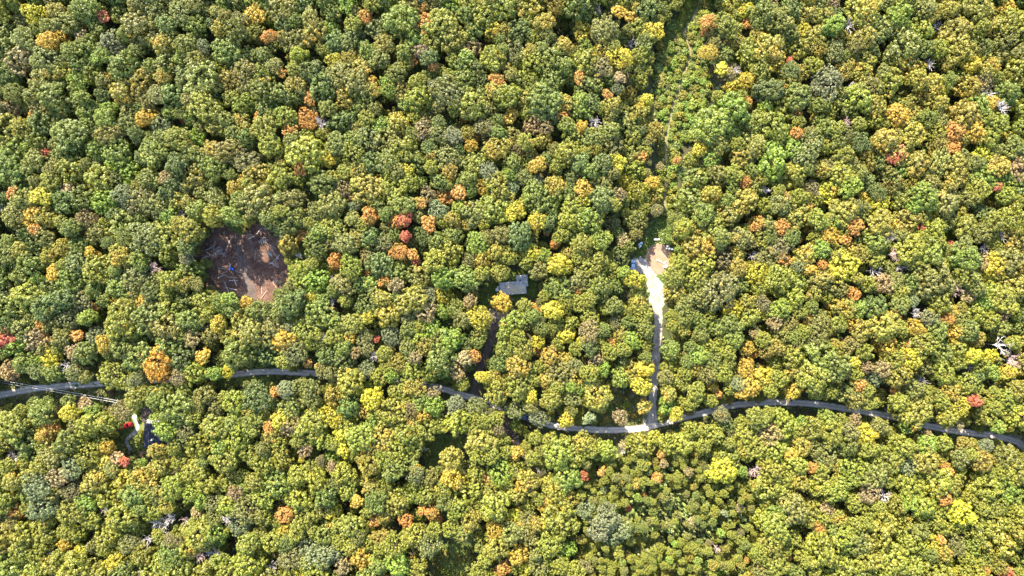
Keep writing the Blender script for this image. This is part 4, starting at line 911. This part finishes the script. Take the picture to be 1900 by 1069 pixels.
vehicle("parked_car", 976, 775.5, math.radians(-21), 4.6, 1.85, 'navy_paint', 'dark navy car on the tree-covered gravel road', 'car', 'suv')
vehicle("parked_car", 1174.5, 491, math.radians(84), 4.3, 1.8, 'paleblue_paint', 'pale blue car parked under trees at the gravel apron', 'car', 'car')

# quad bike and cart in the clearing
p = P(429.5, 498.5, .6); Q = empty("quad_bike", (p.x, p.y, .02), math.radians(-22)); tag(Q, 'bright blue quad bike standing in the bare earth clearing', 'quad bike')
bm = bmesh.new(); box(bm, (0, 0, .62), (1.5, .62, .32), bevel=.08); box(bm, (.62, 0, .78), (.7, 1.05, .16), bevel=.06); box(bm, (-.62, 0, .78), (.75, 1.05, .16), bevel=.06); bm_obj("body", bm, 'blue_plastic', Q)
bm = bmesh.new(); box(bm, (-.12, 0, .88), (.7, .34, .18), bevel=.06); bm_obj("seat", bm, 'seat', Q)
bm = bmesh.new(); tube(bm, [(.38, -.42, 1.08), (.45, 0, 1.02), (.38, .42, 1.08)], [.03, .03, .03], 6); tube(bm, [(.45, 0, 1.02), (.55, 0, .8)], [.04, .04], 6); bm_obj("handlebar", bm, 'dark', Q)
bm = bmesh.new()
for y in (-.3, 0, .3): box(bm, (-.75, y, .93), (.5, .04, .04))
for x in (-.95, -.55): box(bm, (x, 0, .93), (.04, .8, .04))
bm_obj("rear_rack", bm, 'dark', Q)
for x in (-.62, .62):
    for s in (-1, 1): wheel(Q, x, s*.48, .3, .24)
p = P(434.5, 506, .4); K = empty("garden_cart", (p.x, p.y, .02), math.radians(-60)); tag(K, 'small grey two-wheeled cart behind the blue quad bike', 'cart')
bm = bmesh.new(); box(bm, (0, 0, .42), (1.3, .9, .06))
for s in (-1, 1): box(bm, (0, s*.44, .6), (1.3, .05, .32)); box(bm, (s*.64, 0, .6), (.05, .84, .32))
bm_obj("tub", bm, 'dark', K)
bm = bmesh.new(); tube(bm, [(-.64, 0, .42), (-1.4, 0, .35)], [.035, .035], 6); bm_obj("drawbar", bm, 'rim', K)
for s in (-1, 1): wheel(K, .05, s*.56, .26, .14)

# boat
p = P(1187.4, 455, .6); B = empty("rowing_boat", (p.x, p.y, 0), math.radians(50)); tag(B, 'small open boat with blue hull and pale inside by the grass', 'boat')
prof = [(-1.85, .62, .12), (-1.2, .72, .06), (-.3, .76, .04), (.6, .70, .05), (1.25, .48, .12), (1.7, .2, .24), (1.9, .03, .36)]
def hull(sc, zt, zb, flip=False):
    bm = bmesh.new(); rows = []
    for x, w, k_ in prof:
        rows.append([bm.verts.new((x*sc, s*w*sc*f, z)) for s, f, z in ((-1, 1, zt), (-1, .82, zb + k_ + .2), (-1, .35, zb + k_), (1, .35, zb + k_), (1, .82, zb + k_ + .2), (1, 1, zt))])
    for a, b in zip(rows[:-1], rows[1:]):
        for i in range(5): bm.faces.new((a[i], b[i], b[i + 1], a[i + 1]) if not flip else (a[i + 1], b[i + 1], b[i], a[i]))
    bm.faces.new(rows[0]); return bm
bm_obj("hull", hull(1.0, .62, .0), 'boat_blue', B); bm_obj("lining", hull(.95, .615, .10, True), 'boat_pale', B)
bm = bmesh.new()
for s in (-1, 1): tube(bm, [(x, s*w, .63) for x, w, _ in prof], [.04]*7, 5)
bm_obj("gunwale", bm, 'white', B)
for x, w in ((-1.1, 1.3), (-.1, 1.4), (.85, 1.1)):
    bm = bmesh.new(); box(bm, (x, 0, .45), (.28, w, .05)); bm_obj("thwart", bm, 'white', B)
bm = bmesh.new(); prism(bm, [(-.4, .58), (.4, .58), (0, .66)], .95, 1.55); bm_obj("foredeck", bm, 'boat_pale', B)
bm = bmesh.new(); box(bm, (-1.95, 0, .72), (.26, .3, .4), bevel=.06); box(bm, (-1.95, 0, .33), (.1, .12, .5)); bm_obj("outboard_motor", bm, 'dark', B)

# ------------------------------------------------------------------ garden furniture
def chair(px, py, rz, mat, label, group=None):
    p = P(px, py, .4); r = empty("garden_chair", (p.x, p.y, .025), rz); s = 1.25
    bm = bmesh.new(); box(bm, (0, 0, .42*s), (.52*s, .52*s, .05), bevel=.015); bm_obj("seat", bm, mat, r)
    bm = bmesh.new(); box(bm, (-.27*s, 0, .70*s), (.05, .52*s, .55*s), bevel=.015); bm_obj("backrest", bm, mat, r)
    for a in (-1, 1):
        bm = bmesh.new(); box(bm, (.02, a*.28*s, .62*s), (.5*s, .07, .04)); bm_obj("armrest", bm, mat, r)
        for b in (-1, 1):
            bm = bmesh.new(); box(bm, (b*.22*s, a*.24*s, .2*s), (.05, .05, .40*s)); bm_obj("leg", bm, mat, r)
    tag(r, label, 'chair', group)
gr = 'white chairs gathered at the corner of the sandy pad'
for x, y, a in ((1236.7, 461, 60), (1241.6, 461.4, 100), (1246.5, 462.3, 130), (1244.5, 453.5, 220)): chair(x, y, math.radians(a), 'white', 'white garden chair beside the low table at the sandy pad', gr)
chair(1234.5, 453.6, math.radians(-40), 'dark', 'dark garden chair beside the low table at the sandy pad')
def table(px, py, rz, L, W, h, mat, label, name="table", legmat='dark'):
    p = P(px, py, h); r = empty(name, (p.x, p.y, .02), rz)
    bm = bmesh.new()
    nb = max(2, int(W/.2))
    for i in range(nb):
        bm = bmesh.new(); box(bm, (0, -W/2 + W*(i + .5)/nb, h - .03), (L, W/nb - .012, .05)); bm_obj("plank", bm, mat, r)
    for a in (-1, 1):
        for b in (-1, 1):
            bm = bmesh.new(); box(bm, (a*L*.42, b*W*.38, (h - .055)/2), (.08, .08, h - .055)); bm_obj("leg", bm, legmat, r)
    tag(r, label, 'table')
table(1238.5, 457, .3, 1.0, .8, .5, 'plank', 'low grey table among the chairs at the sandy pad')
table(1218.6, 444.3, .02, 2.7, .62, .75, 'plank', 'long narrow grey trestle table on the grass above the sandy pad', "trestle_table")
# white round table and chair by the cottage
p = P(922.5, 537.5, .7); T = empty("round_table", (p.x, p.y, .01)); tag(T, 'white round garden table by the end wall of the cottage', 'table')
bm = bmesh.new(); tube(bm, [(0, 0, .70), (0, 0, .75)], [.72, .74], 20); bm_obj("table_top", bm, 'white', T)
bm = bmesh.new(); tube(bm, [(0, 0, 0), (0, 0, .05), (0, 0, .1), (0, 0, .7)], [.35, .33, .06, .05], 10); bm_obj("pedestal", bm, 'white', T)
chair(924, 532.8, math.radians(-80), 'white', 'white garden chair by the round table at the cottage wall')
# parasol by the dark-roofed house
p = P(249.5, 774, 2.2); U = empty("parasol", (p.x, p.y, .02)); tag(U, 'white open parasol at the head of the stone path', 'parasol')
bm = bmesh.new(); c0 = bm.verts.new((0, 0, 2.6)); rim_ = [bm.verts.new((1.0*math.cos(a), 1.0*math.sin(a), 2.12)) for a in [k_*math.pi/4 for k_ in range(8)]]
for i in range(8): bm.faces.new((c0, rim_[i], rim_[(i + 1) % 8]))
bm_obj("canopy", bm, 'white', U)
bm = bmesh.new(); tube(bm, [(0, 0, 0), (0, 0, 2.6)], [.035, .03], 8); bm_obj("pole", bm, 'rim', U)
bm = bmesh.new(); tube(bm, [(0, 0, 0), (0, 0, .12)], [.32, .28], 12); bm_obj("base", bm, 'dark', U)

# ------------------------------------------------------------------ power line
p = P(217, 745, 9.2); E = empty("utility_pole", (p.x, p.y, 0), math.radians(80)); tag(E, 'grey wooden utility pole on the verge carrying the power line', 'utility pole')
bm = bmesh.new(); tube(bm, [(0, 0, 0), (0, 0, 5), (0, 0, 9.6)], [.17, .14, .11], 10); bm_obj("post", bm, 'pole', E)
bm = bmesh.new(); box(bm, (0, 0, 9.1), (2.0, .1, .12)); bm_obj("crossarm", bm, 'pole', E)
ends = []
for x in (-.45, .45):
    bm = bmesh.new(); z = 9.25 if x else 9.7; tube(bm, [(x, 0, z - .09), (x, 0, z), (x, 0, z + .14)], [.03, .07, .05], 8); bm_obj("insulator", bm, 'white', E); ends.append((x, z + .14))
far = P(-150, 684, 9.3)
for i, (x, z) in enumerate(ends):
    q = Vector((p.x + x*math.cos(math.radians(80)), p.y + x*math.sin(math.radians(80)), z)); e = far + Vector((x*.17, x*.98, z - 9.3))
    pts = [q.lerp(e, t) - Vector((0, 0, 4*1.1*t*(1 - t))) for t in np.linspace(0, 1, 15)]
    bm = bmesh.new(); tube(bm, pts, [.05]*15, 5, cap=False); o = bm_obj("power_cable", bm, 'cable'); tag(o, 'pale power cable sagging away from the utility pole', 'cable', 'cables of the power line')
a, b = P(230, 751, 0), P(236.5, 730, 5.5)
sn = empty("dead_snag", (a.x, a.y, 0)); tag(sn, 'pale broken dead trunk leaning beside the utility pole', 'snag')
bm = bmesh.new(); d = b - a; tube(bm, [(0, 0, 0), d*.5 + Vector((.1, 0, .3)), d], [.42, .26, .06], 8); bm_obj("trunk", bm, 'dead_wood', sn)
for t, s in ((.45, 1), (.62, -1), (.75, 1)):
    bm = bmesh.new(); q = d*t; tube(bm, [q, q + Vector((s*.8, .5, .5)), q + Vector((s*1.3, 1.0, .7))], [.09, .05, .015], 5); bm_obj("branch", bm, 'dead_wood', sn)
